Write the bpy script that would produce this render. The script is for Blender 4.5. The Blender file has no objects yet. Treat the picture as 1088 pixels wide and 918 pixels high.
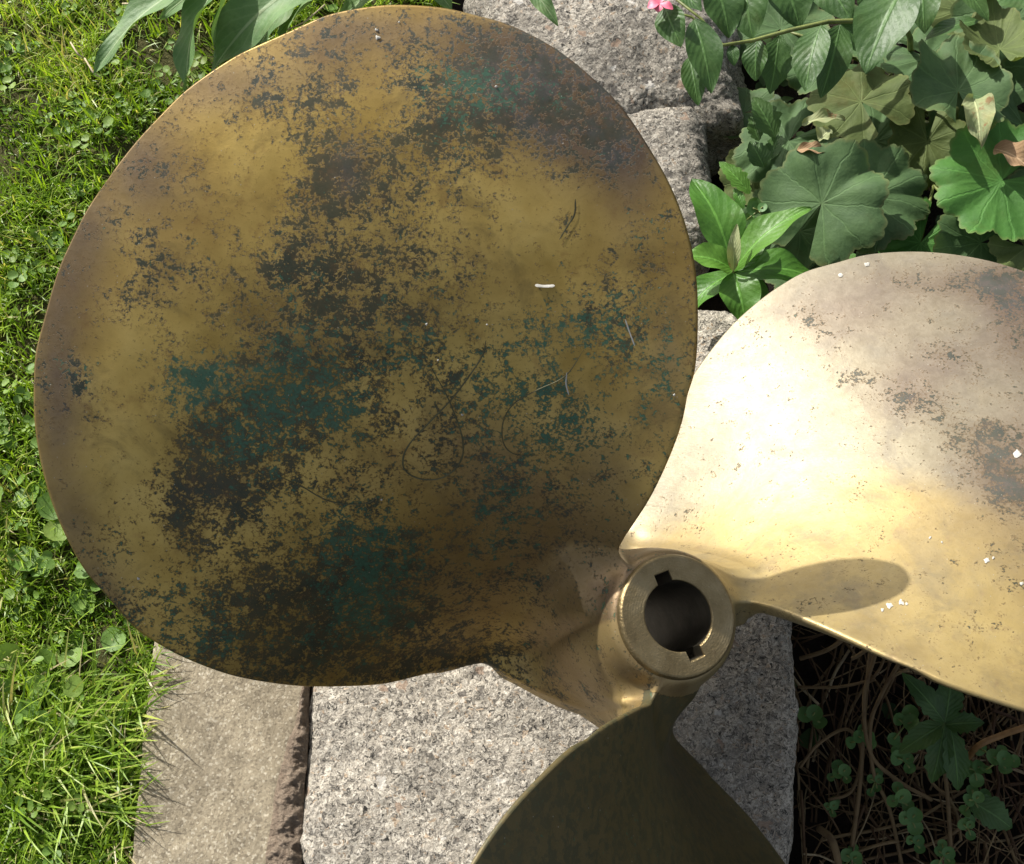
import bpy, math, random
import numpy as np
from mathutils import Vector, Matrix, noise as mnoise

SC = bpy.context.scene
COL = SC.collection
R = math.radians
rnd = random.Random(7)

# ------------------------------------------------------------------ camera, world, sun, exposure
FPX = 1400.0                                  # focal length in pixels of a 1088 px wide frame
# the camera in the propeller's own frame (z along the shaft, origin in the hub's end face)
AX = np.array([[0.96024717, -0.07609401, -0.26857973],
               [0.0, 0.96213009, -0.2725907],
               [0.27915116, 0.26175445, 0.9238827]])
HC = np.array([0.09389619, -0.10336465, -0.742])
CAMP = AX @ (-HC)
# the camera over the ground: it looks down, leaning 24 degrees from the plumb line
gz = np.array([-0.08, 0.40, 0.0]); gz[2] = math.sqrt(1 - gz @ gz)
gx = np.array([1.0, 0, 0]) - gz * gz[0]; gx /= np.linalg.norm(gx)
BW = np.array([gx, np.cross(gz, gx), gz])
HUBZ = 0.1745                                  # height of the hub centre over the stones
CAM = -(BW @ HC) + np.array([0, 0, HUBZ])
RP = BW @ AX.T                                # propeller frame -> world
cd = bpy.data.cameras.new("camera")
cam = bpy.data.objects.new("camera", cd)
COL.objects.link(cam)
cd.sensor_width = 36.0
cd.lens = 36.0 * FPX / 1088.0
cd.clip_start = 0.02
cd.clip_end = 200.0
M = Matrix([[BW[i][0], BW[i][1], BW[i][2], CAM[i]] for i in range(3)] + [[0, 0, 0, 1]])
cam.matrix_world = M
SC.camera = cam

_e, _a = R(16.0), R(132.3)                    # the sun seen from the propeller: low over its disc, from the upper left
sdir = Vector(RP @ np.array([math.cos(_e) * math.cos(_a), math.cos(_e) * math.sin(_a), math.sin(_e)]))
SUN_AZ, SUN_EL = math.degrees(math.atan2(sdir.y, sdir.x)), math.degrees(math.asin(sdir.z))
print('sun az el', SUN_AZ, SUN_EL)
world = bpy.data.worlds.new("World")
SC.world = world
world.use_nodes = True
wn = world.node_tree
bg = wn.nodes['Background']
sky = wn.nodes.new('ShaderNodeTexSky')
sky.sky_type = 'NISHITA'
sky.sun_disc = False
sky.sun_elevation = R(SUN_EL)
sky.sun_rotation = R(90.0 - SUN_AZ)
sky.dust_density = 3.0
hs = wn.nodes.new('ShaderNodeHueSaturation')      # a hazy, milky summer sky
hs.inputs['Saturation'].default_value = 0.5
wn.links.new(sky.outputs[0], hs.inputs['Color'])
wn.links.new(hs.outputs[0], bg.inputs['Color'])
bg.inputs['Strength'].default_value = 0.10
sl = bpy.data.lights.new("sun", 'SUN')
sl.energy = 4.1
sl.angle = R(0.55)
sl.color = (1.0, 0.96, 0.89)
sun = bpy.data.objects.new("sun", sl)
COL.objects.link(sun)
sun.rotation_euler = sdir.to_track_quat('Z', 'Y').to_euler()
sun.location = sdir * 3
SC.view_settings.view_transform = 'Standard'
SC.view_settings.look = 'None'
SC.view_settings.exposure = 0.66
SC.view_settings.gamma = 1.0
SC.view_settings.use_curve_mapping = False
SC.cycles.max_bounces = 8
SC.cycles.use_denoising = True


def at(px, py, z=0.0):
    """point of the photograph at height z above the stones"""
    d = BW @ np.array([(px - 544.0) / FPX, -(py - 459.0) / FPX, -1.0])
    t = (z - CAM[2]) / d[2]
    return Vector(CAM + t * d)


def mpp(p):
    return (Vector(CAM) - p).length / FPX


# ------------------------------------------------------------------ object helpers
def mesh_obj(name, verts, faces, mat=None, parent=None, smooth=True, uvs=None, attrs=None, mats=None, midx=None):
    me = bpy.data.meshes.new(name)
    me.from_pydata([tuple(v) for v in verts], [], [tuple(int(i) for i in f) for f in faces])
    for m in (mats if mats else [mat]):
        if m is not None:
            me.materials.append(m)
    if midx is not None:
        me.polygons.foreach_set('material_index', midx)
    if smooth:
        me.polygons.foreach_set('use_smooth', [True] * len(me.polygons))
    if uvs is not None:
        ul = me.uv_layers.new(name='UVMap')
        vi = np.zeros(len(me.loops), dtype=np.int32)
        me.loops.foreach_get('vertex_index', vi)
        ul.data.foreach_set('uv', np.asarray(uvs, dtype=np.float32)[vi].ravel())
    if attrs:
        for k, a in attrs.items():
            at_ = me.attributes.new(k, 'FLOAT', 'POINT')
            at_.data.foreach_set('value', np.asarray(a, dtype=np.float32))
    me.update()
    o = bpy.data.objects.new(name, me)
    COL.objects.link(o)
    if parent is not None:
        o.parent = parent
    return o


def tag(o, label=None, cat=None, group=None, kind=None):
    if label:
        o['label'] = label
    if cat:
        o['category'] = cat
    if group:
        o['group'] = group
    if kind:
        o['kind'] = kind
    return o


def empty(name, loc, label, cat, group=None):
    o = bpy.data.objects.new(name, None)
    COL.objects.link(o)
    o.empty_display_size = 0.02
    o.location = loc
    return tag(o, label, cat, group)


class Mesh:
    def __init__(self):
        self.v, self.f, self.uv, self.a = [], [], [], []

    def grid(self, P, uv=None, a=0.0):
        """P[i][j] points"""
        n, m = len(P), len(P[0])
        b = len(self.v)
        for i in range(n):
            for j in range(m):
                self.v.append(P[i][j])
                self.uv.append(uv[i][j] if uv else (i / (n - 1), j / (m - 1)))
                self.a.append(a)
        for i in range(n - 1):
            for j in range(m - 1):
                self.f.append((b + i * m + j, b + (i + 1) * m + j, b + (i + 1) * m + j + 1, b + i * m + j + 1))

    def tube(self, pts, rad, sides=6, a=0.0):
        pts = [Vector(p) for p in pts]
        n = len(pts)
        rads = rad if isinstance(rad, (list, tuple)) else [rad] * n
        b = len(self.v)
        up = Vector((0.3, 0.2, 1)).normalized()
        for i, p in enumerate(pts):
            t = (pts[min(i + 1, n - 1)] - pts[max(i - 1, 0)])
            t = t.normalized() if t.length > 1e-9 else Vector((1, 0, 0))
            s = t.cross(up)
            s = s.normalized() if s.length > 1e-4 else t.orthogonal().normalized()
            w = t.cross(s)
            for k in range(sides):
                an = 2 * math.pi * k / sides
                self.v.append(p + (s * math.cos(an) + w * math.sin(an)) * rads[i])
                self.uv.append((i / max(n - 1, 1), k / sides))
                self.a.append(a)
        for i in range(n - 1):
            for k in range(sides):
                k2 = (k + 1) % sides
                self.f.append((b + i * sides + k, b + i * sides + k2, b + (i + 1) * sides + k2, b + (i + 1) * sides + k))
        self.f.append(tuple(b + k for k in range(sides))[::-1])
        self.f.append(tuple(b + (n - 1) * sides + k for k in range(sides)))

    def build(self, name, mat, parent=None, smooth=True):
        if parent is not None:
            off = Vector(parent['_org']) if '_org' in parent else world_loc(parent)
        else:
            off = Vector((0, 0, 0))
        return mesh_obj(name, [Vector(v) - off for v in self.v], self.f, mat, parent, smooth, self.uv, {'var': self.a})


def world_loc(o):
    l = Vector(o.location)
    while o.parent:
        o = o.parent
        l = l + Vector(o.location)
    return l


def smooth_curve(pts, n=8):
    """Catmull-Rom through the points"""
    P = [np.array(p, float) for p in pts]
    P = [2 * P[0] - P[1]] + P + [2 * P[-1] - P[-2]]
    out = []
    for i in range(1, len(P) - 2):
        for k in range(n):
            t = k / n
            a, b, c, d = P[i - 1], P[i], P[i + 1], P[i + 2]
            out.append(0.5 * (2 * b + (c - a) * t + (2 * a - 5 * b + 4 * c - d) * t * t + (3 * b - a - 3 * c + d) * t ** 3))
    out.append(P[-2])
    return np.array(out)


# ------------------------------------------------------------------ material helpers
class NT:
    def __init__(self, name):
        self.m = bpy.data.materials.new(name)
        self.m.use_nodes = True
        self.t = self.m.node_tree
        self.b = self.t.nodes['Principled BSDF']
        self.out = self.t.nodes['Material Output']
        self.co = self.t.nodes.new('ShaderNodeTexCoord')

    def n(self, ty, **kw):
        x = self.t.nodes.new(ty)
        for k, v in kw.items():
            setattr(x, k, v)
        return x

    def l(self, a, b):
        self.t.links.new(a, b)

    def noise(self, scale, detail=4, rough=0.55, vec=None, dist=0.0):
        x = self.n('ShaderNodeTexNoise')
        x.inputs['Scale'].default_value = scale
        x.inputs['Detail'].default_value = detail
        x.inputs['Roughness'].default_value = rough
        x.inputs['Distortion'].default_value = dist
        self.l(vec if vec is not None else self.co.outputs['Object'], x.inputs['Vector'])
        return x.outputs['Fac']

    def vor(self, scale, feature='F1', vec=None, out='Distance'):
        x = self.n('ShaderNodeTexVoronoi')
        x.feature = feature
        x.inputs['Scale'].default_value = scale
        self.l(vec if vec is not None else self.co.outputs['Object'], x.inputs['Vector'])
        return x.outputs[out]

    def ramp(self, fac, stops, interp='LINEAR'):
        x = self.n('ShaderNodeValToRGB')
        e = x.color_ramp
        e.interpolation = interp
        while len(e.elements) < len(stops):
            e.elements.new(0.5)
        for i, (p, c) in enumerate(stops):
            e.elements[i].position = p
            e.elements[i].color = (c[0], c[1], c[2], 1) if isinstance(c, (tuple, list)) else (c, c, c, 1)
        self.l(fac, x.inputs['Fac'])
        return x.outputs['Color']

    def mix(self, fac, a, b, blend='MIX'):
        x = self.n('ShaderNodeMix', data_type='RGBA', blend_type=blend)
        for s, v in ((x.inputs['Factor'], fac), (x.inputs['A'], a), (x.inputs['B'], b)):
            if isinstance(v, (int, float)):
                s.default_value = v if s == x.inputs['Factor'] else (v, v, v, 1)
            elif isinstance(v, tuple):
                s.default_value = (*v, 1)
            else:
                self.l(v, s)
        return x.outputs['Result']

    def math(self, op, a, b=0.0, c=0.0, clamp=False):
        x = self.n('ShaderNodeMath', operation=op, use_clamp=clamp)
        for i, v in enumerate((a, b, c)):
            if isinstance(v, (int, float)):
                x.inputs[i].default_value = v
            else:
                self.l(v, x.inputs[i])
        return x.outputs[0]

    def step(self, v, lo, hi):
        x = self.n('ShaderNodeMapRange', interpolation_type='SMOOTHSTEP')
        self.l(v, x.inputs['Value'])
        x.inputs['From Min'].default_value = lo
        x.inputs['From Max'].default_value = hi
        return x.outputs['Result']

    def attr(self, name):
        x = self.n('ShaderNodeAttribute')
        x.attribute_name = name
        return x.outputs['Fac']

    def bump(self, h, dist, strength=1.0, normal=None):
        x = self.n('ShaderNodeBump')
        x.inputs['Distance'].default_value = dist
        x.inputs['Strength'].default_value = strength
        self.l(h, x.inputs['Height'])
        if normal is not None:
            self.l(normal, x.inputs['Normal'])
        return x.outputs['Normal']

    def sep(self, v):
        x = self.n('ShaderNodeSeparateXYZ')
        self.l(v, x.inputs[0])
        return x.outputs

    def set(self, **kw):
        for k, v in kw.items():
            s = self.b.inputs[k.replace('_', ' ')]
            if isinstance(v, (int, float)):
                s.default_value = v
            elif isinstance(v, tuple):
                s.default_value = (*v, 1) if len(v) == 3 else v
            else:
                self.l(v, s)
        return self


# patinated bronze of the blades
def bronze(name):
    t = NT(name)
    dk, gr, gy, cl = t.attr('dark'), t.attr('green'), t.attr('grey'), t.attr('clean')
    dk0 = dk
    n1 = t.noise(28, 5, 0.6)
    n2 = t.noise(150, 5, 0.68, dist=0.4)
    n3 = t.noise(560, 5, 0.7)
    n4 = t.noise(9, 3, 0.5)
    base = t.ramp(n1, [(0.25, (0.36, 0.238, 0.055)), (0.5, (0.52, 0.362, 0.100)), (0.8, (0.64, 0.465, 0.15))])
    # fine pepper in the yellow metal
    pep = t.step(n3, 0.58, 0.72)
    base = t.mix(t.math('MULTIPLY', pep, 0.45), base, (0.13, 0.075, 0.022))
    # soft brown tarnish veil
    base = t.mix(t.math('MULTIPLY', t.step(n4, 0.42, 0.72), 0.4), base, (0.17, 0.095, 0.03))
    n5 = t.noise(36, 6, 0.7, dist=0.6)
    base = t.mix(t.math('MULTIPLY', t.step(n5, 0.5, 0.68), 0.42), base, (0.15, 0.11, 0.04))
    base = t.mix(t.math('MULTIPLY', t.step(t.noise(52, 5, 0.7), 0.56, 0.7), 0.35), base, (0.21, 0.10, 0.035))
    # pale clean metal, its border painted after the sun highlight
    base = t.mix(cl, base, t.ramp(n2, [(0.3, (0.205, 0.196, 0.156)), (0.7, (0.31, 0.298, 0.24))]))
    base = t.mix(t.math('MULTIPLY', t.step(dk0, 0.15, 0.75), 0.38), base, (0.12, 0.085, 0.035))
    # rubbed and tarnished clouds on the clean metal
    base = t.mix(t.math('MULTIPLY', t.step(t.noise(24, 6, 0.72, dist=0.7), 0.48, 0.66), t.math('MULTIPLY', cl, 0.75)), base, (0.20, 0.175, 0.13))
    mp_ = t.n('ShaderNodeMapping'); mp_.inputs['Scale'].default_value = (1.0, 9.0, 4.0); mp_.inputs['Rotation'].default_value = (0, 0, 0.6)
    t.l(t.co.outputs['Object'], mp_.inputs['Vector'])
    brush = t.noise(90, 4, 0.7, vec=mp_.outputs['Vector'])
    base = t.mix(t.math('MULTIPLY', t.step(brush, 0.55, 0.75), t.math('MULTIPLY', cl, 0.3)), base, (0.24, 0.20, 0.13))
    # violet grey oxide veil (rim)
    gv = t.math('MULTIPLY', gy, t.math('ADD', t.math('MULTIPLY', n1, 0.9), 0.45), clamp=True)
    base = t.mix(gv, base, t.ramp(n2, [(0.3, (0.125, 0.085, 0.062)), (0.7, (0.20, 0.15, 0.115))]))
    # dark flaky patina with crisp ragged borders; also the lower blade's painted shade
    pat = t.math('MULTIPLY', t.math('SUBTRACT', t.noise(62, 6, 0.72, dist=0.8), 0.5), 1.9)
    dk = t.math('ADD', dk, pat)
    f = t.math('ADD', dk, t.math('MULTIPLY', t.math('SUBTRACT', n2, 0.5), 2.3))
    f = t.math('ADD', f, t.math('MULTIPLY', t.math('SUBTRACT', n1, 0.5), 0.8))
    f = t.math('ADD', f, t.math('MULTIPLY', t.math('SUBTRACT', n3, 0.5), 2.7))
    dm = t.step(f, 0.40, 0.57)
    dcol = t.ramp(t.noise(120, 6, 0.75), [(0.34, (0.018, 0.021, 0.011)), (0.5, (0.044, 0.037, 0.016)), (0.64, (0.082, 0.050, 0.019))])
    dcol = t.mix(t.math('MULTIPLY', t.math('MULTIPLY', gy, t.step(t.noise(40, 6, 0.7), 0.36, 0.6)), 0.8, clamp=True), dcol, (0.085, 0.075, 0.070))
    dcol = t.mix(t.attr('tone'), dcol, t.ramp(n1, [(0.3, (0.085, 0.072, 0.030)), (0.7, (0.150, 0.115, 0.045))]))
    # verdigris inside the dark parts and along their borders
    g = t.math('ADD', gr, t.math('MULTIPLY', t.math('ADD', t.math('SUBTRACT', t.noise(130, 6, 0.75), 0.5), t.math('MULTIPLY', t.math('SUBTRACT', n3, 0.5), 0.9)), 2.4))
    gm = t.step(g, 0.46, 0.72)
    dcol = t.mix(t.math('MULTIPLY', t.step(n2, 0.46, 0.56), 0.5), dcol, (0.022, 0.040, 0.026))
    dcol = t.mix(t.math('MULTIPLY', gm, 0.78), dcol, t.ramp(n3, [(0.35, (0.012, 0.060, 0.032)), (0.65, (0.045, 0.15, 0.09))]))
    edge = t.math('MULTIPLY', t.step(f, 0.15, 0.44), t.math('SUBTRACT', 1.0, dm))
    base = t.mix(t.math('MULTIPLY', t.math('MULTIPLY', gm, 0.55), t.step(f, 0.2, 0.5)), base, (0.05, 0.13, 0.075))
    base = t.mix(t.math('MULTIPLY', edge, 0.6), base, (0.15, 0.085, 0.025))
    col = t.mix(t.math('MULTIPLY', dm, t.math('ADD', 0.68, t.math('MULTIPLY', n1, 0.45)), clamp=True), base, dcol)
    # tiny white specks
    sp = t.vor(180)
    col = t.mix(t.math('MULTIPLY', t.step(t.math('SUBTRACT', 1.0, sp), 0.935, 0.96), 0.7), col, (0.42, 0.40, 0.33))
    rough = t.math('ADD', t.math('MULTIPLY', dm, 0.06), t.math('ADD', 0.36, t.math('ADD', t.math('MULTIPLY', n5, 0.16), t.math('MULTIPLY', brush, 0.05))))
    rough = t.math('ADD', rough, t.math('MULTIPLY', cl, 0.06))
    met = t.math('SUBTRACT', t.math('SUBTRACT', 0.72, t.math('MULTIPLY', cl, 0.52)), t.math('MULTIPLY', dm, 0.45), clamp=True)
    h = t.math('ADD', t.math('MULTIPLY', n2, 0.5), t.math('MULTIPLY', dm, -0.35))
    h = t.math('ADD', h, t.math('MULTIPLY', n3, 0.25))
    nb = t.bump(t.math('ADD', h, t.math('MULTIPLY', brush, t.math('MULTIPLY', cl, 0.35))), 0.00032, 0.9)
    nb = t.bump(t.noise(14, 3, 0.5), 0.0035, 0.5, nb)
    t.set(Base_Color=col, Roughness=rough, Metallic=met, Normal=nb)
    return t.m


def hub_mat():
    t = NT('machined_bronze')
    n1, n2, n3 = t.noise(45, 4, 0.6), t.noise(180, 4, 0.65), t.noise(600, 3, 0.7)
    col = t.ramp(n1, [(0.25, (0.16, 0.115, 0.052)), (0.5, (0.28, 0.212, 0.105)), (0.8, (0.42, 0.335, 0.19))])
    col = t.mix(t.math('MULTIPLY', t.step(n2, 0.55, 0.75), 0.5), col, (0.16, 0.10, 0.05))
    col = t.mix(t.math('MULTIPLY', t.step(n3, 0.62, 0.72), 0.4), col, (0.5, 0.42, 0.28))
    s = t.sep(t.co.outputs['Object'])
    rr = t.math('POWER', t.math('ADD', t.math('MULTIPLY', s[0], s[0]), t.math('MULTIPLY', s[1], s[1])), 0.5)
    rings = t.math('SINE', t.math('ADD', t.math('MULTIPLY', rr, 4100.0), t.math('MULTIPLY', t.noise(14, 2, 0.5), 26.0)))
    nb = t.bump(t.math('MULTIPLY', rings, t.step(n1, 0.40, 0.62)), 0.00005, 0.7)
    nb = t.bump(t.math('ADD', n2, n3), 0.0006, 0.8, nb)
    t.set(Base_Color=col, Roughness=0.42, Metallic=0.82, Normal=nb)
    return t.m


def granite(name, dark=1.0, scale=1.0):
    t = NT(name)
    wv = t.n('ShaderNodeMix', data_type='VECTOR')
    nz = t.n('ShaderNodeTexNoise'); nz.inputs['Scale'].default_value = 180 * scale
    t.l(t.co.outputs['Object'], nz.inputs['Vector'])
    wv.inputs['Factor'].default_value = 0.012
    t.l(t.co.outputs['Object'], wv.inputs['A']); t.l(nz.outputs['Color'], wv.inputs['B'])
    v = wv.outputs['Result']
    c1 = t.vor(470 * scale, vec=v, out='Color')
    c2 = t.vor(1000 * scale, vec=v, out='Color')
    s1, s2 = t.sep(c1), t.sep(c2)
    col = t.ramp(s1[0], [(0.0, (0.035, 0.033, 0.032)), (0.14, (0.12, 0.115, 0.11)), (0.22, (0.34, 0.32, 0.29)), (0.55, (0.50, 0.475, 0.43)), (0.80, (0.70, 0.68, 0.63)), (0.96, (0.45, 0.34, 0.24))], 'CONSTANT')
    col2 = t.ramp(s2[1], [(0.0, (0.05, 0.05, 0.048)), (0.2, (0.24, 0.23, 0.21)), (0.5, (0.50, 0.475, 0.43)), (0.85, (0.72, 0.70, 0.66))], 'CONSTANT')
    col = t.mix(0.45, col, col2)
    big = t.noise(16, 5, 0.6)
    col = t.mix(1.0, col, t.ramp(big, [(0.28, 0.58 * dark), (0.5, 0.92 * dark), (0.75, 1.12 * dark)]), 'MULTIPLY')
    col = t.mix(1.0, col, (1.0, 0.95, 0.86), 'MULTIPLY')
    col = t.mix(t.math('MULTIPLY', t.step(t.noise(7, 4, 0.6), 0.5, 0.66), 0.4), col, (0.14, 0.125, 0.10))
    cv = t.n('ShaderNodeTexVoronoi'); cv.inputs['Scale'].default_value = 75
    t.l(v, cv.inputs['Vector'])
    cs = t.sep(cv.outputs['Color'])
    cl_ = t.math('MULTIPLY', t.math('SUBTRACT', 1.0, t.step(cv.outputs['Distance'], 0.22, 0.32)), t.step(cs[0], 0.72, 0.74))
    col = t.mix(t.math('MULTIPLY', cl_, 0.75), col, t.ramp(cs[1], [(0.0, (0.10, 0.09, 0.08)), (0.4, (0.34, 0.24, 0.17)), (0.7, (0.62, 0.59, 0.53))], 'CONSTANT'))
    crk = t.noise(75, 6, 0.75)
    col = t.mix(t.math('MULTIPLY', t.step(t.math('SUBTRACT', 1.0, crk), 0.55, 0.7), 0.55), col, (0.10, 0.09, 0.075))
    h = t.math('ADD', t.math('MULTIPLY', s1[1], 0.5), t.math('ADD', t.math('MULTIPLY', crk, 0.9), t.math('MULTIPLY', t.noise(420, 4, 0.7), 1.0)))
    t.set(Base_Color=col, Roughness=0.85, Normal=t.bump(h, 0.0014, 1.0), Specular_IOR_Level=0.3)
    return t.m


def concrete():
    t = NT('weathered_concrete')
    big, mid = t.noise(12, 5, 0.6), t.noise(55, 5, 0.65)
    fine = t.noise(650, 4, 0.75)
    s = t.sep(t.vor(620, out='Color'))
    col = t.ramp(mid, [(0.3, (0.29, 0.25, 0.18)), (0.7, (0.41, 0.36, 0.27))])
    g = t.ramp(s[0], [(0.0, (0.13, 0.11, 0.09)), (0.18, (0.28, 0.245, 0.19)), (0.7, (0.40, 0.36, 0.29)), (0.9, (0.60, 0.56, 0.48))], 'CONSTANT')
    col = t.mix(0.5, col, g)
    col = t.mix(1.0, col, t.ramp(big, [(0.32, (0.58, 0.56, 0.52)), (0.6, (1.05, 1.02, 0.94))]), 'MULTIPLY')
    h = t.math('ADD', t.math('MULTIPLY', fine, 1.0), t.math('MULTIPLY', s[1], 0.5))
    t.set(Base_Color=col, Roughness=0.9, Normal=t.bump(h, 0.0008, 1.0), Specular_IOR_Level=0.2)
    return t.m


def earth(name, a, b, sc=1.0):
    t = NT(name)
    n1, n2 = t.noise(60 * sc, 6, 0.7), t.noise(300 * sc, 5, 0.7)
    col = t.ramp(n1, [(0.3, a), (0.7, b)])
    col = t.mix(t.math('MULTIPLY', t.step(n2, 0.6, 0.75), 0.5), col, tuple(min(1, x * 1.9) for x in b))
    t.set(Base_Color=col, Roughness=0.95, Normal=t.bump(t.math('ADD', n1, t.math('MULTIPLY', n2, 0.5)), 0.006, 1.0), Specular_IOR_Level=0.15)
    return t.m


def leafmat(name, c1, c2, veins='pinnate', rough=0.42, trans=0.25, vein_col=None, blotch=None, nlobes=9, gloss=0.5):
    """c1, c2: two greens mixed by noise; veins drawn in the leaf's own uv"""
    t = NT(name)
    uv = t.sep(t.co.outputs['UV'])
    n1, n2 = t.noise(45, 4, 0.6), t.noise(260, 4, 0.6)
    col = t.ramp(n1, [(0.3, c1), (0.7, c2)])
    col = t.mix(t.math('MULTIPLY', t.step(n2, 0.5, 0.75), 0.22), col, tuple(x * 0.6 for x in c1))
    col = t.mix(t.attr('var'), col, tuple(min(1, x * y) for x, y in zip(c2, (1.7, 1.35, 1.2))))
    vc = vein_col or tuple(min(1, x * 1.9 + 0.02) for x in c2)
    if veins == 'pinnate':
        av = t.math('ABSOLUTE', t.math('SUBTRACT', uv[1], 0.5))
        mid = t.math('SUBTRACT', 1.0, t.step(av, 0.012, 0.045))
        ph = t.math('SUBTRACT', t.math('ADD', t.math('MULTIPLY', uv[0], 8.0), t.math('MULTIPLY', n1, 1.1)), t.math('MULTIPLY', av, 5.5))
        fr = t.math('ABSOLUTE', t.math('SUBTRACT', t.math('FRACT', ph), 0.5))
        side = t.math('SUBTRACT', 1.0, t.step(fr, 0.02, 0.14))
        hgt = t.math('ADD', t.math('MULTIPLY', t.math('ADD', fr, 0.0), 0.8), t.math('MULTIPLY', mid, -0.6))
        vm = t.math('MAXIMUM', t.math('MULTIPLY', mid, 0.55), t.math('MULTIPLY', side, 0.10))
    elif veins == 'palmate':
        ph = t.math('ADD', t.math('MULTIPLY', uv[0], float(nlobes)), t.math('MULTIPLY', t.math('SUBTRACT', n1, 0.5), 0.5))
        fr = t.math('ABSOLUTE', t.math('SUBTRACT', t.math('FRACT', ph), 0.5))
        wd = t.math('MULTIPLY', uv[1], fr)
        mid = t.math('SUBTRACT', 1.0, t.step(wd, 0.008, 0.03))
        ph2 = t.math('SUBTRACT', t.math('MULTIPLY', uv[1], 8.0), t.math('MULTIPLY', fr, 6.0))
        fr2 = t.math('ABSOLUTE', t.math('SUBTRACT', t.math('FRACT', ph2), 0.5))
        side = t.math('SUBTRACT', 1.0, t.step(fr2, 0.02, 0.12))
        hgt = t.math('ADD', t.math('MULTIPLY', fr2, 0.2), t.math('MULTIPLY', mid, -0.6))
        vm = t.math('MAXIMUM', t.math('MULTIPLY', mid, 0.20), t.math('MULTIPLY', side, 0.05))
        rim = t.step(uv[1], 0.93, 1.0)
        col = t.mix(t.math('MULTIPLY', rim, 0.35), col, (0.20, 0.19, 0.07))
    else:
        vm = None
        hgt = n1
    if vm is not None:
        col = t.mix(vm, col, vc)
    col = t.mix(t.math('MULTIPLY', t.step(t.noise(28, 5, 0.65), 0.52, 0.72), 0.35), col, tuple(x * y for x, y in zip(c1, (1.5, 0.75, 0.6))))
    if blotch:
        col = t.mix(t.math('MULTIPLY', t.step(t.noise(70, 5, 0.65), 0.56, 0.64), 0.8), col, blotch)
    h = t.math('ADD', hgt, t.math('MULTIPLY', n2, 0.5))
    nb = t.bump(t.noise(85, 4, 0.55), 0.0022, 0.45)
    nb = t.bump(h, 0.0007, 0.6, nb)
    t.set(Base_Color=col, Roughness=rough + 0.06, Normal=nb, Specular_IOR_Level=gloss * 0.75)
    tr = t.n('ShaderNodeBsdfTranslucent')
    t.l(t.mix(1.0, col, (1.5, 1.55, 0.6), 'MULTIPLY'), tr.inputs['Color'])
    mx = t.n('ShaderNodeMixShader')
    mx.inputs[0].default_value = trans
    t.l(t.b.outputs[0], mx.inputs[1]); t.l(tr.outputs[0], mx.inputs[2])
    t.l(mx.outputs[0], t.out.inputs['Surface'])
    return t.m


def plain(name, c, rough=0.7, metal=0.0, var=0.25, sc=120, bump=0.0006):
    t = NT(name)
    n = t.noise(sc, 4, 0.6)
    col = t.ramp(n, [(0.3, tuple(x * (1 - var) for x in c)), (0.7, tuple(min(1, x * (1 + var)) for x in c))])
    t.set(Base_Color=col, Roughness=rough, Metallic=metal, Normal=t.bump(n, bump, 0.7))
    return t.m


def grassmat():
    t = NT('grass_blade')
    v = t.attr('var')
    col = t.ramp(v, [(0.0, (0.09, 0.17, 0.013)), (0.35, (0.18, 0.30, 0.024)), (0.7, (0.33, 0.47, 0.05)), (0.9, (0.46, 0.50, 0.13)), (1.0, (0.50, 0.43, 0.24))])
    t.set(Base_Color=col, Roughness=0.42, Specular_IOR_Level=0.45)
    tr = t.n('ShaderNodeBsdfTranslucent')
    t.l(t.mix(1.0, col, (1.5, 1.5, 0.5), 'MULTIPLY'), tr.inputs['Color'])
    mx = t.n('ShaderNodeMixShader'); mx.inputs[0].default_value = 0.35
    t.l(t.b.outputs[0], mx.inputs[1]); t.l(tr.outputs[0], mx.inputs[2])
    t.l(mx.outputs[0], t.out.inputs['Surface'])
    return t.m


MB = bronze('patinated_bronze')
MH = hub_mat()
MGR = granite('granite', dark=1.06)
MGR2 = granite('granite_boulder', dark=0.78, scale=0.9)
MCO = concrete()
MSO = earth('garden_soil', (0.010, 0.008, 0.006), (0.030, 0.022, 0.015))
MLAWN = earth('lawn_soil', (0.05, 0.055, 0.018), (0.11, 0.10, 0.04), 1.3)
MJOINT = earth('joint_mortar', (0.20, 0.15, 0.11), (0.40, 0.32, 0.24), 2.6)

# ------------------------------------------------------------------ the ground
def sstep(x, a, b):
    t = min(1, max(0, (x - a) / (b - a)))
    return t * t * (3 - 2 * t)


def ground_z(x, y):
    z = -0.10
    z += 0.035 * sstep(x, 0.03, 0.10)                          # flower bed
    lawn = 1 - sstep(x, -0.37, -0.35)
    back = sstep(y, 0.435, 0.46) * (1 - sstep(x, -0.20, -0.14))
    z += 0.083 * max(lawn, back)
    z += 0.007 * mnoise.fractal(Vector((x * 9, y * 9, 0)), 1.0, 2.0, 4)
    return z


def ground_sheet():
    """one sheet: bed, stones' footing and lawn, fine near the propeller and running out to the horizon"""
    g = list(np.linspace(-0.9, 0.9, 181))
    out = [1.1, 1.4, 2, 3, 6, 12, 30, 80]
    xs = [-v for v in out[::-1]] + g + out
    V, F = [], []
    n = len(xs)
    for x in xs:
        for y in xs:
            V.append((x, y, ground_z(x, y)))
    for i in range(n - 1):
        for j in range(n - 1):
            F.append((i * n + j, (i + 1) * n + j, (i + 1) * n + j + 1, i * n + j + 1))
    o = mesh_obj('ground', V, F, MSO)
    return tag(o, kind='structure')


ground_sheet()


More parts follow.
